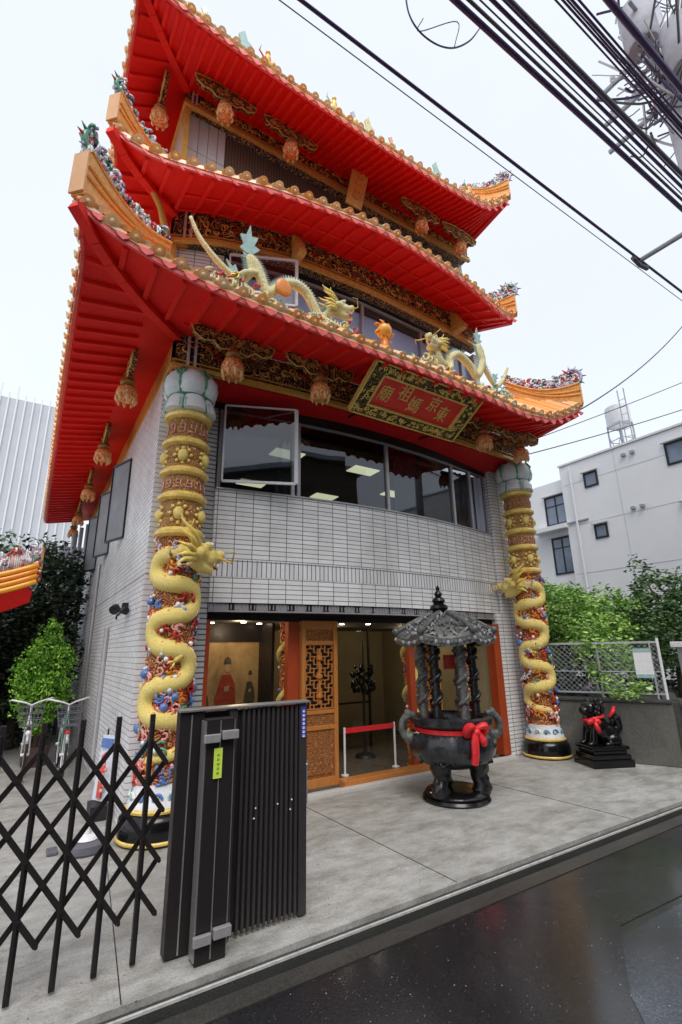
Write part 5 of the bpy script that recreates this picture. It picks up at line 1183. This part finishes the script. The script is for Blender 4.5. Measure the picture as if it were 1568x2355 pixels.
b = MB(); b.prism([(wA.x + .2, wA.y + 1.2), (wA.x + .25, wA.y), (wB.x + .22, wB.y + .1), (40, wB.y + .1), (40, 40), (6.97, 40)][::-1], .01, .72); structure(b.build('raised_ground', M['moss']))
fc = thing('mesh_fence', (7.3, 4.3, .85), 'grey wire mesh fence with a white end post standing on the low wall', 'fence')
p0, p1 = wA + wn_ * .10 + wd * .05, wB + wn_ * .10 - wd * .04; L = (p1 - p0).length
b = MB(); b.beam(p0 + Vector((0, 0, 1.63)), p1 + Vector((0, 0, 1.63)), .03, .03); b.beam(p0 + Vector((0, 0, .92)), p1 + Vector((0, 0, .92)), .025, .025); b.beam(p0 + Vector((0, 0, 1.22)), p1 + Vector((0, 0, 1.22)), .015, .015); b.build('rail', M['alu'], fc)
for k in range(3): q_ = p0.lerp(p1, k / 2 * .93); b = MB(); b.tube([q_ + Vector((0, 0, .85)), q_ + Vector((0, 0, 1.65))], .016, 8); b.build('post', M['alu'], fc)
b = MB(); b.tube([p1 + Vector((0, 0, .85)), p1 + Vector((0, 0, 1.69))], .020, 8); b.build('end_post', M['white'], fc)
b = MB(); s = .075; n = int(L / s) + 10
for k in range(-10, n):
    for sg in (1, -1):
        a0 = k * s; za, zb = (.92, 1.63) if sg > 0 else (1.63, .92); a1 = a0 + .71
        t0, t1 = max(0, (0 - a0) / .71), min(1, (L - a0) / .71)
        if t1 <= t0: continue
        A = p0 + wd * (a0 + .71 * t0) + Vector((0, 0, za + (zb - za) * t0)); B_ = p0 + wd * (a0 + .71 * t1) + Vector((0, 0, za + (zb - za) * t1)); b.tube([A, B_], .0035, 4, False)
b.build('wire_mesh', M['steel'], fc)
ns = thing('notice_sign', tuple(p0.lerp(p1, .86) + Vector((0, 0, 1.1))), 'white notice with teal bands tied to the mesh fence', 'sign')
A = p0.lerp(p1, .78) - wn_ * .03; B_ = p0.lerp(p1, .93) - wn_ * .03
b = MB(); b.beam(A + Vector((0, 0, 1.34)), B_ + Vector((0, 0, 1.34)), .006, .40); o = b.build('board', M['white'], ns)
for z_ in (1.52, 1.16): b = MB(); b.beam(A + Vector((0, 0, z_)) - wn_ * .005, B_ + Vector((0, 0, z_)) - wn_ * .005, .004, .05); b.build('teal_band', M['teal'], o)
cb = thing('steel_cabinet', (8.1, 3.3, 0), 'grey steel roadside cabinet with a pale cap and green panel', 'cabinet')
b = MB(); b.box(7.85, 8.5, 3.05, 3.5, 0, 1.55); b.build('casing', M['steel'], cb, bevel=.015)
b = MB(); b.box(7.80, 8.55, 3.00, 3.55, 1.552, 1.63); b.build('cap', M['white'], cb, bevel=.01)
b = MB(); b.box(7.843, 7.849, 3.12, 3.42, 1.1, 1.45); b.build('green_panel', M['green'], cb)
b = MB(); b.box(7.835, 7.849, 3.15, 3.18, .3, .9); b.build('handle', M['alu'], cb)

# ------------------------------------------------------------------ foliage
def leaves(blobs, n, size, seed, flat=.35, shell=.55):
    rr = random.Random(seed); b = MB(); tot = sum(r_[0] * r_[1] * r_[2] for _, r_ in blobs)
    for c, r_ in blobs:
        k = max(4, int(n * r_[0] * r_[1] * r_[2] / tot))
        nclump = max(3, k // 14)
        for _ in range(nclump):
            d = Vector((rr.gauss(0, 1), rr.gauss(0, 1), rr.gauss(0, 1))).normalized() * (shell + (1 - shell) * rr.random()) * (.9 + .25 * rr.random())
            cc = Vector((c[0] + d.x * r_[0], c[1] + d.y * r_[1], c[2] + d.z * r_[2])); cs_ = size * rr.uniform(1.6, 3.2)
            for _ in range(14):
                p = cc + Vector((rr.gauss(0, 1), rr.gauss(0, 1), rr.gauss(0, .8))) * cs_ * .55
                a = Vector((rr.gauss(0, 1), rr.gauss(0, 1), rr.gauss(0, flat))).normalized(); q_ = a.orthogonal().normalized(); q_.rotate(Matrix.Rotation(rr.uniform(0, 6.28), 3, a)); s_ = size * rr.uniform(.6, 1.3)
                b.add([p - a * s_, p + q_ * s_ * .45, p + a * s_, p - q_ * s_ * .45 + Vector((0, 0, -s_ * .2))], [(0, 1, 2, 3)])
    return b
def tree(name, base, label, group, blobs, n, size, mat, seed, trunk_r=.08, cat='tree', top=None):
    t = thing(name, base, label, cat, group); cen = Vector((0, 0, 0))
    for c, _ in blobs: cen += Vector(c)
    cen /= len(blobs); b = MB(); B0 = Vector(base); b.tube([B0, B0.lerp(cen, .5) + Vector((.03, .02, 0)), cen], [trunk_r, trunk_r * .7, trunk_r * .4], 8)
    for c, _ in blobs: b.tube([B0.lerp(cen, .55), (B0.lerp(cen, .7) + Vector(c)) / 2, c], [trunk_r * .5, trunk_r * .3, trunk_r * .12], 6)
    b.build('trunk', M['bark'], t, smooth=True)
    leaves(blobs, n, size, seed).build('crown', mat, t, fix=False)
    return t
# conifer in its pot beside the bicycles
cf = thing('conifer', (.30, 9.2, 0), 'bright green conical conifer behind the parked bicycles', 'tree')
b = MB(); b.tube([(.30, 9.2, .25), (.30, 9.2, 1.5)], [.04, .015], 8); b.build('trunk', M['bark'], cf)
b = MB(); b.lathe([(0, 0), (.16, 0), (.21, .28), (.19, .28), (.17, .24), (0, .24)], (.30, 9.2, 0), 20); b.build('pot', paint('terracotta_dark', (.12, .07, .05), .7, .3, 9), cf, smooth='angle')
bl = [((.30, 9.2, 1.95), (.14, .14, .22)), ((.27, 9.15, 1.65), (.24, .24, .26)), ((.42, 9.2, 1.45), (.26, .24, .30)), ((.12, 9.15, 1.30), (.27, .26, .34)), ((.40, 9.1, 1.08), (.28, .25, .30)), ((.14, 9.1, .92), (.24, .24, .26)), ((.30, 9.1, .66), (.20, .20, .22))]
leaves(bl, 9500, .026, 3, 1.2, .6).build('crown', M['conifer'], cf, fix=False)
# dark evergreens filling the passage
tree('evergreen_tree', (-.1, 11.0, 0), 'very dark evergreen tree filling the gap behind the orange roof', 'trees in the passage', [((.15, 11.5, 2.9), (.8, .6, 1.0)), ((.1, 11.3, 1.7), (.9, .6, .9)), ((-.6, 11.2, 2.4), (.9, .6, 1.2)), ((.45, 11.6, 3.2), (.4, .4, .5)), ((-.2, 11.2, .8), (1.0, .6, .8))], 19000, .055, M['leaf_dark'], 5, .12)
tree('evergreen_tree', (-1.5, 14, 0), 'paler misty treetop rising above the orange roof', 'trees in the passage', [((-.6, 15.5, 4.0), (1.0, .8, .8)), ((.1, 15.8, 3.6), (.7, .7, .7)), ((-1.8, 15, 3.8), (1.0, .9, 1.0))], 4000, .075, island('misty_leaves', [(.05, .09, .05), (.11, .20, .09), (.20, .32, .15)], .6), 6, .14)  # leaf colours paler than the nearer evergreen
# shrubs behind the mesh fence
tree('leafy_bush', (8.3, 4.9, .72), 'lime green bush poking through the mesh fence beside the column', 'bushes behind the mesh fence', [((8.8, 6.0, 2.35), (.7, .7, .50)), ((8.6, 5.6, 2.1), (.8, .7, .55)), ((8.9, 5.2, 1.75), (.8, .6, .5)), ((8.0, 4.75, 1.7), (.42, .35, .4)), ((7.85, 4.35, 1.35), (.42, .32, .38)), ((9.6, 5.3, 2.25), (.5, .5, .45)), ((7.32, 4.55, 1.42), (.16, .22, .22)), ((7.28, 4.38, 1.18), (.14, .24, .20)), ((7.22, 4.42, 1.62), (.12, .16, .16)), ((7.45, 4.2, 1.0), (.25, .5, .13)), ((8.4, 6.2, 1.6), (.7, .7, .6))], 22000, .040, M['leaf_lime'], 11, .06, 'bush')
tree('leafy_bush', (9.6, 4.3, .72), 'tall dark bush with a pointed top behind the notice', 'bushes behind the mesh fence', [((10.2, 4.8, 2.0), (.8, .7, .7)), ((10.2, 4.75, 2.6), (.45, .45, .45)), ((10.2, 4.9, 3.0), (.20, .22, .28)), ((11.0, 4.2, 2.3), (.9, .7, .75)), ((9.5, 4.3, 1.6), (.6, .5, .45)), ((10.8, 3.6, 1.6), (.9, .7, .6)), ((9.7, 4.9, 1.9), (.6, .5, .5))], 13000, .05, M['leaf_dark2'] if 'leaf_dark2' in M else island('mid_leaves', [(.015, .04, .012), (.05, .12, .03), (.10, .20, .05), (.22, .34, .14)], .5), 12, .08, 'bush')
tree('leafy_bush', (9.3, 6.6, .72), 'low dark bush in shade just behind the farther dragon column', 'bushes behind the mesh fence', [((8.6, 5.9, 1.2), (.7, .7, .6)), ((9.6, 6.3, 1.3), (.8, .7, .6)), ((10.6, 5.2, 1.2), (1.0, .7, .5)), ((11.8, 4.5, 1.3), (1.0, .7, .6))], 6000, .055, M['leaf_dark'], 13, .06, 'bush')

# ------------------------------------------------------------------ apartment block
ap = thing('apartment_building', (14.5, 6, .7), 'plain white rendered apartment block beyond the bushes, small dark framed windows', 'building')
b = MB(); b.box(14, 24, -6, 8.68, 0.3, 7.22); b.build('wall', M['apt'], ap, bevel=.02)
b = MB(); b.box(14.25, 24, 8.681, 13, 0.3, 6.9); b.build('side_wing', M['apt'], ap)
b = MB(); b.box(13.96, 24.05, -6.05, 8.70, 7.222, 7.28); b.build('parapet_cap', M['whitealu'], ap)
def ap_window(ya, yb, za, zb, x=14.0, mull=False):
    f = MB(); w = .055
    f.box(x - .03, x + .03, ya, ya + w, za, zb); f.box(x - .03, x + .03, yb - w, yb, za, zb); f.box(x - .03, x + .03, ya + w, yb - w, za, za + w); f.box(x - .03, x + .03, ya + w, yb - w, zb - w, zb)
    if mull: f.box(x - .03, x + .03, (ya + yb) / 2 - .02, (ya + yb) / 2 + .02, za + w, zb - w); f.box(x - .028, x + .02, ya + w, yb - w, zb - .36, zb - .33)
    o = f.build('window', M['black'], ap); p = MB(); p.add([(x - .012, ya + w, za + w), (x - .012, yb - w, za + w), (x - .012, yb - w, zb - w), (x - .012, ya + w, zb - w)], [(0, 1, 2, 3)]); p.build('pane', M['apwin'], o, fix=False)
    q_ = MB(); q_.box(x - .10, x - .031, ya - .05, yb + .05, zb + .002, zb + .03); q_.build('hood', M['alu'], o)
t = NT('apartment_window'); M['apwin'] = t.out(t.ramp(t.noise(1.2, 3), [(.3, (.10, .13, .19)), (.7, (.24, .29, .38))]), .08)
ap_window(7.46, 7.90, 6.28, 6.75); ap_window(7.42, 7.82, 4.65, 5.08); ap_window(4.9, 5.54, 6.22, 6.85); ap_window(4.9, 5.4, 4.5, 5.15)
ap_window(8.72, 9.52, 5.42, 6.42, 14.25, True); ap_window(8.72, 9.45, 3.80, 5.0, 14.25, True)
b = MB(); b.box(13.85, 14.249, 8.65, 9.9, 5.20, 5.34); b.box(13.95, 14.248, 8.62, 8.68, 5.341, 5.36); b.build('balcony_slab', M['apt'], ap)
for y in (6.3, 6.55):
    for z in (6.88, 5.27): b = MB(); b.box(13.91, 13.998, y, y + .11, z, z + .08); b.build('vent_hood', M['steel'], ap)
b = MB(); b.box(13.95, 13.998, 7.95, 8.6, 5.30, 5.34); b.build('drip_rail', M['steel'], ap)
b = MB()
for z in (2.2, 3.7, 5.2, 6.55): b.box(13.994, 13.9995, -5.9, 8.6, z, z + .012)
for y in (-2.5, .5, 3.2, 6.9): b.box(13.9942, 13.9997, y, y + .012, 2.2, 7.2)
b.build('wall_joint', M['greywall'], ap)
for y in (8.3, 4.3): b = MB(); b.tube([(13.94, y, .8), (13.94, y, 7.1)], .035, 8); b.build('downpipe', M['whitealu'], ap)
wt = thing('water_tank', (16, 7.5, 7.28), 'pale cylindrical water tank on a steel stand on the apartment roof', 'water tank')
b = MB(); b.lathe([(0, 8.75), (.38, 8.75), (.38, 9.35), (.36, 9.4), (.18, 9.48), (0, 9.49)], (16, 7.5, 0), 24); b.build('tank', paint('tank_grey', (.55, .57, .58), .5, .12, 4), wt, smooth='angle')
b = MB()
for k in range(4):
    a = k * PI / 2 + .5; P = Vector((16 + .37 * math.cos(a), 7.5 + .37 * math.sin(a), 0)); a2 = a + PI / 2; Q_ = Vector((16 + .37 * math.cos(a2), 7.5 + .37 * math.sin(a2), 0))
    b.tube([P + Vector((0, 0, 7.27)), P + Vector((0, 0, 8.78))], .03, 6)
    for z in (7.7, 8.2, 8.7): b.tube([P + Vector((0, 0, z)), Q_ + Vector((0, 0, z))], .018, 5)
    b.tube([P + Vector((0, 0, 7.3)), Q_ + Vector((0, 0, 8.4))], .014, 5)
b.tube([(15.4, 6.9, 7.27), (15.4, 6.9, 9.7)], .02, 5); b.tube([(15.4, 7.1, 7.27), (15.4, 7.1, 9.7)], .02, 5)
for k in range(8): b.tube([(15.4, 6.9, 7.5 + k * .26), (15.4, 7.1, 7.5 + k * .26)], .012, 4)
b.build('stand', M['steel'], wt)
# grey ribbed block far left
fb = thing('office_block', (-6, 32, 0), 'pale grey ribbed office block far behind the passage', 'building')
b = MB(); b.box(-16, 1.6, 32, 40, 0, 16.3); b.build('wall', M['greywall'], fb)
b = MB()
for k in range(14): b.box(-4.2 + k * .42, -4.12 + k * .42, 31.9, 31.998, 2, 16.6 + (.5 if k < 5 and k % 2 == 0 else 0))
b.build('ribs', M['whitealu'], fb)
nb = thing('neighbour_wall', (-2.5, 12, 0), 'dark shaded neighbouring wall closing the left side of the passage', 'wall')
b = MB(); b.box(-3.4, -.75, 9.6, 18, 0, 2.6); b.box(-.75, .55, 12.6, 13.0, 0, 2.9); b.build('wall', paint('shaded_render', (.055, .055, .06), .8, .3, 2), nb)  # near black colour puts the passage's shade into the wall
pw = thing('service_pipes', (.85, 13, 0), 'grey vertical drain pipes at the back of the passage', 'pipe', None)
for (x, y, r_) in ((.80, 11.9, .05), (.70, 12.3, .045), (.62, 13.0, .06)):
    b = MB(); b.tube([(x, y, 0), (x, y, 4.4)], r_, 10); b.build('pipe', M['steel'], pw, smooth=True)
b = MB(); b.box(.35, .95, 14.2, 14.4, 0, 4.3); b.build('backing_wall', M['greywall'], pw)

# ------------------------------------------------------------------ orange corner roof of the small shrine at the far left
og = thing('shrine_roof', (-.6, 9, 2.3), 'orange glazed corner of a small shrine roof with scrolls, beside the passage', 'roof')
def og_pt(u, v): 
    x = -2.6 + u * 2.58; rise = (max(0, u - .45) / .55) ** 2 * .34; return Vector((x, 8.8 + v * 1.3, 2.50 + rise + v * .55))
b = MB(); b.grid(lambda u, v: og_pt(u, v) + Vector((0, 0, .0)), 24, 6); b.grid(lambda u, v: Vector((og_pt(u, 0).x - v * .05, 8.8 + v * .3, og_pt(u, 0).z - v * (.55 - .1 * u))), 24, 4)
b.build('red_underside', M['red'], og, fix=False)
b = MB()
for k in range(22):
    u = k / 21; P = [og_pt(u, v / 4) + Vector((0, 0, .05)) for v in range(5)]; b.tube(P, .055, 7)
b.build('barrel_tiles', M['tile_o'], og, smooth=True)
b = MB()
for j in range(4): b.tube([og_pt(u / 20, 0) + Vector((0, -.04, .10 - .085 * j)) for u in range(21)], .042, 8)
b.build('eave_courses', M['tile_o'], og, smooth=True)
c = MB(); scroll_cluster(c, [og_pt(u / 10, 0) + Vector((0, .05, .14)) for u in range(4, 11)], lambda s: .10 + .30 * s, 60, random.Random(33)); scroll_cluster(c, [og_pt(1, 0) + Vector((-.02, 0, -.3 + .1 * k)) for k in range(5)], lambda s: .08, 16, random.Random(35))
c.build('ridge_scrollwork', ORN, og, smooth=True)
b = MB(); b.box(-2.4, -.9, 9.3, 10.2, 0, 2.3); b.build('shrine_body', M['red_deep'], og)

# ------------------------------------------------------------------ bicycles, banner, basin
def bicycle(x, y, label, frame_m, lamp_m):
    t = thing('bicycle', (x, y, 0), label, 'bicycle', 'bicycles parked in the passage')
    for dy in (-.48, .50):
        w = MB(); n = 28; R_ = .30; c0 = Vector((x, y + dy, .31)); ring = [c0 + Vector((0, math.cos(k * 2 * PI / n), math.sin(k * 2 * PI / n))) * R_ for k in range(n + 1)]; w.tube(ring, .018, 6, False); o = w.build('wheel', M['black'], t, smooth=True)
        r_ = MB(); ring2 = [c0 + Vector((0, math.cos(k * 2 * PI / n), math.sin(k * 2 * PI / n))) * (R_ - .02) for k in range(n + 1)]; r_.tube(ring2, .010, 5, False)
        for k in range(14): a = k * 2 * PI / 14; r_.tube([c0, c0 + Vector((0, math.cos(a), math.sin(a))) * (R_ - .02)], .0018, 3, False)
        r_.tube([c0 - Vector((.05, 0, 0)), c0 + Vector((.05, 0, 0))], .02, 8); r_.build('rim', M['whitealu'], o, smooth=True)
        m = MB(); m.tube([c0 + Vector((0, math.cos(a), math.sin(a))) * (R_ + .035) for a in [.4 + k * .2 for k in range(12)]], .022, 6); m.build('mudguard', M['alu'], t, smooth=True)
    f = MB(); H = Vector((x, y - .36, .78)); 
    f.tube([H, (x, y + .02, .30), (x, y + .50, .31)], .016, 7); f.tube([(x, y + .02, .30), (x, y + .16, .74)], .015, 7); f.tube([H + Vector((0, 0, -.06)), (x, y + .10, .58)], .014, 7); f.tube([(x, y + .14, .66), (x, y + .50, .31)], .010, 6)
    for sx in (-.045, .045): f.tube([(x + sx, y - .48, .31), (x + sx * .8, y - .42, .62), H], .010, 6)
    f.build('frame', frame_m, t, smooth=True)
    h = MB(); h.tube([(x - .27, y - .20, .98), (x - .24, y - .32, 1.0), (x - .08, y - .38, .96), (x, y - .36, .92), (x + .08, y - .38, .96), (x + .24, y - .32, 1.0), (x + .27, y - .20, .98)], .012, 7); h.tube([H, (x, y - .37, .93)], .013, 7); h.build('handlebar', M['whitealu'], t, smooth=True)
    s_ = MB(); s_.ell((x, y + .20, .82), (.09, .14, .04)); s_.tube([(x, y + .16, .70), (x, y + .18, .80)], .013, 6); s_.build('saddle', M['black'], t, smooth=True)
    k_ = MB(); 
    for z in (.68, .76, .84, .92):
        g = .11 + (z - .68) * .18; k_.tube([(x - g, y - .45, z), (x + g, y - .45, z), (x + g, y - .68, z), (x - g, y - .68, z), (x - g, y - .45, z)], .005, 4)
    for i in range(7):
        for yy in (-.45, -.68): xx = -1 + i / 3; k_.tube([(x + xx * .11, y + yy, .68), (x + xx * .153, y + yy, .92)], .003, 4)
    k_.add([(x - .11, y - .45, .68), (x + .11, y - .45, .68), (x + .11, y - .68, .68), (x - .11, y - .68, .68)], [(0, 1, 2, 3)]); k_.build('basket', M['bin'], t)
    l = MB(); l.ell((x, y - .66, .60), (.035, .045, .035)); l.build('lamp', lamp_m, t, smooth=True)
    return t
bicycle(.16, 8.75, 'silver bicycle with wire basket, farther from the tiled wall', M['whitealu'], M['white'])
bicycle(.60, 8.45, 'dark green bicycle with wire basket and red reflector, close to the tiled wall', M['dragon_g'], M['redg'])
bn = thing('banner_stand', (.80, 5.95, 0), 'red and pale blue banner stand leaning at the tiled side wall', 'banner')
b = MB(); b.plate([(-.13, 0), (.13, 0), (.12, .56), (.06, .62), (-.10, .62)], (.84, 6.05, .14), Vector((.45, -.89, 0)), Vector((.05, 0, 1)), .01); o = b.build('banner_cloth', M['bannerw'], bn)
b = MB(); b.plate([(-.05, .03), (.02, .03), (.0, .46), (-.06, .42)], (.832, 6.038, .14), Vector((.45, -.89, 0)), Vector((.05, 0, 1)), .024); b.build('red_stripe', M['bannerr'], o)
b = MB()
for k in range(7): b.ell((.83 + .02 * math.sin(k * 2), 6.03 - .05 - .01 * k, .25 + k * .05), (.02, .035, .022), 7, 4)
b.build('flower_print', M['pink'], o)
b = MB(); b.plate([(-.09, .5), (.08, .5), (.08, .59), (-.09, .59)], (.832, 6.038, .14), Vector((.45, -.89, 0)), Vector((.05, 0, 1)), .026); b.build('blue_header', M['blue'], o)
b = MB(); b.tube([(.84, 6.08, 0.05), (.86, 6.1, .82)], .010, 6); b.box(.74, .92, 5.88, 6.18, 0.0, .13); b.build('stand', M['black'], bn)
bs = thing('flag_weight', (.64, 5.12, 0), 'low rounded grey water filled banner base with white top, on the passage paving', 'weight')
b = MB(); b.lathe([(0, 0), (.15, 0), (.165, .02), (.16, .07), (.12, .09), (0, .095)], (.64, 5.12, 0), 24); b.build('base', M['bin'], bs, smooth='angle')
b = MB(); b.lathe([(0, .097), (.10, .097), (.085, .12), (.03, .13), (.025, .2), (0, .2)], (.64, 5.12, 0), 20); b.build('cap', M['white'], bs, smooth='angle')
b = MB(); b.box(.36, .44, 5.16, 5.30, 0, .03); tag(b.build('door_wedge', M['bin'], root=(.40, 5.23, 0), bevel=.008), 'small flat grey wedge lying beside the banner base', 'wedge')

# ------------------------------------------------------------------ overhead cables and pole
def cable(y, z, r_, label, x0=-9, x1=15, sag=.0, group='cables strung along the street', m='cable', y1=None, z1=None, n=24, name='overhead_cable'):
    P = []
    for k in range(n + 1):
        s_ = k / n; x = x0 + (x1 - x0) * s_; P.append((x, y + ((y1 if y1 is not None else y) - y) * s_, z + ((z1 if z1 is not None else z) - z) * s_ - sag * 4 * s_ * (1 - s_)))
    b = MB(); b.tube(P, r_, 6); o = b.build(name, M[m], root=P[0], smooth=True); return tag(o, label, 'cable', group)
f_ = 1.37; Z8 = 1.6 + 4.9 * f_
cable(2.26, 6.5, .017, 'single thick cable strung nearest the temple')
cable(2.30, 6.40, .005, 'hairline wire just under the single thick cable', m='cableg')
cable(1.70 * f_, Z8, .034, 'thick lowest cable of the upper bundle', y1=1.55 * f_)
cable(1.655 * f_, Z8 + .05, .020, 'grey sheathed cable right above the lowest thick one', m='cableg', y1=1.50 * f_)
cable(1.57 * f_, Z8, .009, 'thin wire in the gap of the bundle', y1=1.47 * f_)
cable(1.50 * f_, Z8, .022, 'middle cable of the upper bundle', y1=1.44 * f_)
cable(1.46 * f_, Z8 + .04, .030, 'thick grey cable at the top of the main bundle', m='cableg', y1=1.36 * f_)
cable(1.43 * f_, Z8 - .03, .014, 'slimmer cable wound against the thick grey one', y1=1.40 * f_)
for i, (yy, rr_, lab) in enumerate(((1.22, .010, 'lowest wire of the fine group below the transformer'), (1.18, .012, 'second wire of the fine group below the transformer'), (1.15, .010, 'third wire of the fine group below the transformer'), (1.12, .014, 'fourth wire of the fine group below the transformer'), (1.08, .012, 'topmost wire of the fine group below the transformer'))):
    cable(yy * f_, Z8, rr_, lab, y1=(yy + .02 * (i - 2)) * f_, sag=.04)
cable(.985 * f_, Z8, .038, 'thick black cable passing in front of the transformer')
b = MB(); lp = [(2.32, 2.3, 8.03), (2.34, 2.3, 7.62), (2.47, 2.3, 7.46), (2.71, 2.3, 7.49), (2.97, 2.3, 7.68), (3.25, 2.3, 8.05), (3.47, 2.3, 8.47)]; b.tube(spline(lp, 6), .009, 6); b.tube(spline([lp[4], (lp[4][0] + .10, 2.3, lp[4][2] + .5), lp[2], (lp[1][0] + .2, 2.3, lp[1][2] + .1)], 6), .005, 5); tag(b.build('cable_loop', M['cable'], root=tuple(lp[3]), smooth=True), 'slack loop of cable hanging from the main bundle', 'cable')
up = thing('utility_pole', (8.75, 2.1, 0), 'concrete utility pole with transformers and tangled wires above the street', 'utility pole')
b = MB(); b.tube([(8.75, 2.1, -.07), (8.75, 2.1, 15.5)], [.22, .17], 20); b.build('pole', M['concpole'], up, smooth=True)
for (dx, dy, z) in ((-.45, .1, 12.9), (-.42, -.42, 11.7)):
    b = MB(); b.lathe([(0, z - .55), (.26, z - .55), (.29, z - .5), (.29, z + .45), (.25, z + .5), (0, z + .52)], (8.75 + dx, 2.1 + dy, 0), 20); b.build('transformer', M['concpole'], up, smooth='angle')
b = MB()
for z in (11.3, 12.0, 12.8): b.beam((8.75, 1.0, z), (8.75, 3.3, z), .07, .07); b.beam((7.8, 2.1, z + .2), (9.4, 2.1, z + .2), .06, .06)
b.build('crossarm', M['steel'], up)
rr = random.Random(12)
for k in range(14):
    z = rr.choice((11.3, 12.0, 12.8)); y = 1.15 + k * .15; b = MB(); b.lathe([(0, 0), (.05, 0), (.03, .05), (.06, .08), (.03, .12), (.05, .16), (0, .2)], (8.75, y, z + .03), 8); b.build('insulator', M['white'], up, smooth='angle')
b = MB()
for k in range(95):
    a = Vector((8.75 + rr.uniform(-1.4, .3), 2.1 + rr.uniform(-.9, .9), rr.uniform(10.6, 13.4))); c = Vector((8.75 + rr.uniform(-.4, .25), 2.1 + rr.uniform(-.5, .5), a.z + rr.uniform(-1.0, .8))); m_ = (a + c) / 2 + Vector((0, 0, -rr.uniform(.1, .5))); b.mat(rr.randrange(3)); b.tube(spline([a, m_, c], 5), rr.choice((.010, .016, .022)), 5)
b.build('jumper_wires', [M['cable'], M['cableg'], M['alu']], up)
sa = thing('street_bracket', (6.2, 2.28, 6.5), 'short grey bracket arm holding the single thick cable', 'bracket')
b = MB(); b.tube([(6.2, 2.28, 6.50), (6.25, 1.2, 6.50)], .032, 8); b.build('arm', M['steel'], sa); b = MB(); b.tube([(6.02, 2.27, 6.46), (6.2, 2.28, 6.44), (6.38, 2.27, 6.46)], .03, 8); b.build('clamp', M['cableg'], sa)
def span(a, c, r_, label, sag=0, m='cableg'):
    P = [Vector(a).lerp(Vector(c), k / 16) - Vector((0, 0, sag * 4 * (k / 16) * (1 - k / 16))) for k in range(17)]; b = MB(); b.tube(P, r_, 6); tag(b.build('overhead_cable', M[m], root=tuple(P[0]), smooth=True), label, 'cable', 'cables between temple and street')
span((7.2, 4.0, 5.33), (13.5, 4.0, 9.9), .012, 'dark drop cable leaving the first roof corner', .22, 'cable')
span((6.9, 5.2, 5.05), (14.5, 2.0, 8.7), .008, 'hair thin wire from the farther column, upper of two', .1)
span((6.9, 5.2, 4.85), (14.5, 3.0, 7.8), .010, 'dashed looking thin wire just above the apartment roofline', .1)

# ------------------------------------------------------------------ unseen houses across the street, added and spaced for the window reflections
for (x0, x1, h, lab, col) in ((-6.0, 5.4, 8.4, 'dark clad house across the street facing the gate', (.10, .095, .09)), (6.0, 11.4, 9.2, 'narrow brown brick house across the street', (.12, .085, .065)), (14.2, 22.0, 7.6, 'long low grey house across the street, farthest along', (.13, .13, .13))):
    hs = thing('street_house', ((x0 + x1) / 2, -7, 0), lab, 'house', 'houses across the street')
    b = MB(); b.box(x0, x1, -13, -6.5, 0, h); b.build('wall', paint('house_wall', col, .8, .25, 2), hs)
    b = MB(); b.prism([(x0 - .3, -13.2), (x1 + .3, -13.2), (x1 + .3, -6.2), (x0 - .3, -6.2)], h + .002, h + .2); b.build('roof', M['steel'], hs)
    n_ = int((x1 - x0) / 2)
    for k in range(n_):
        for z in (1.2, 4.0, 6.2):
            b = MB(); xa = x0 + .5 + k * 2; b.box(xa, xa + 1.1, -6.495, -6.45, z, z + 1.2); b.build('window', M['blind'], hs)
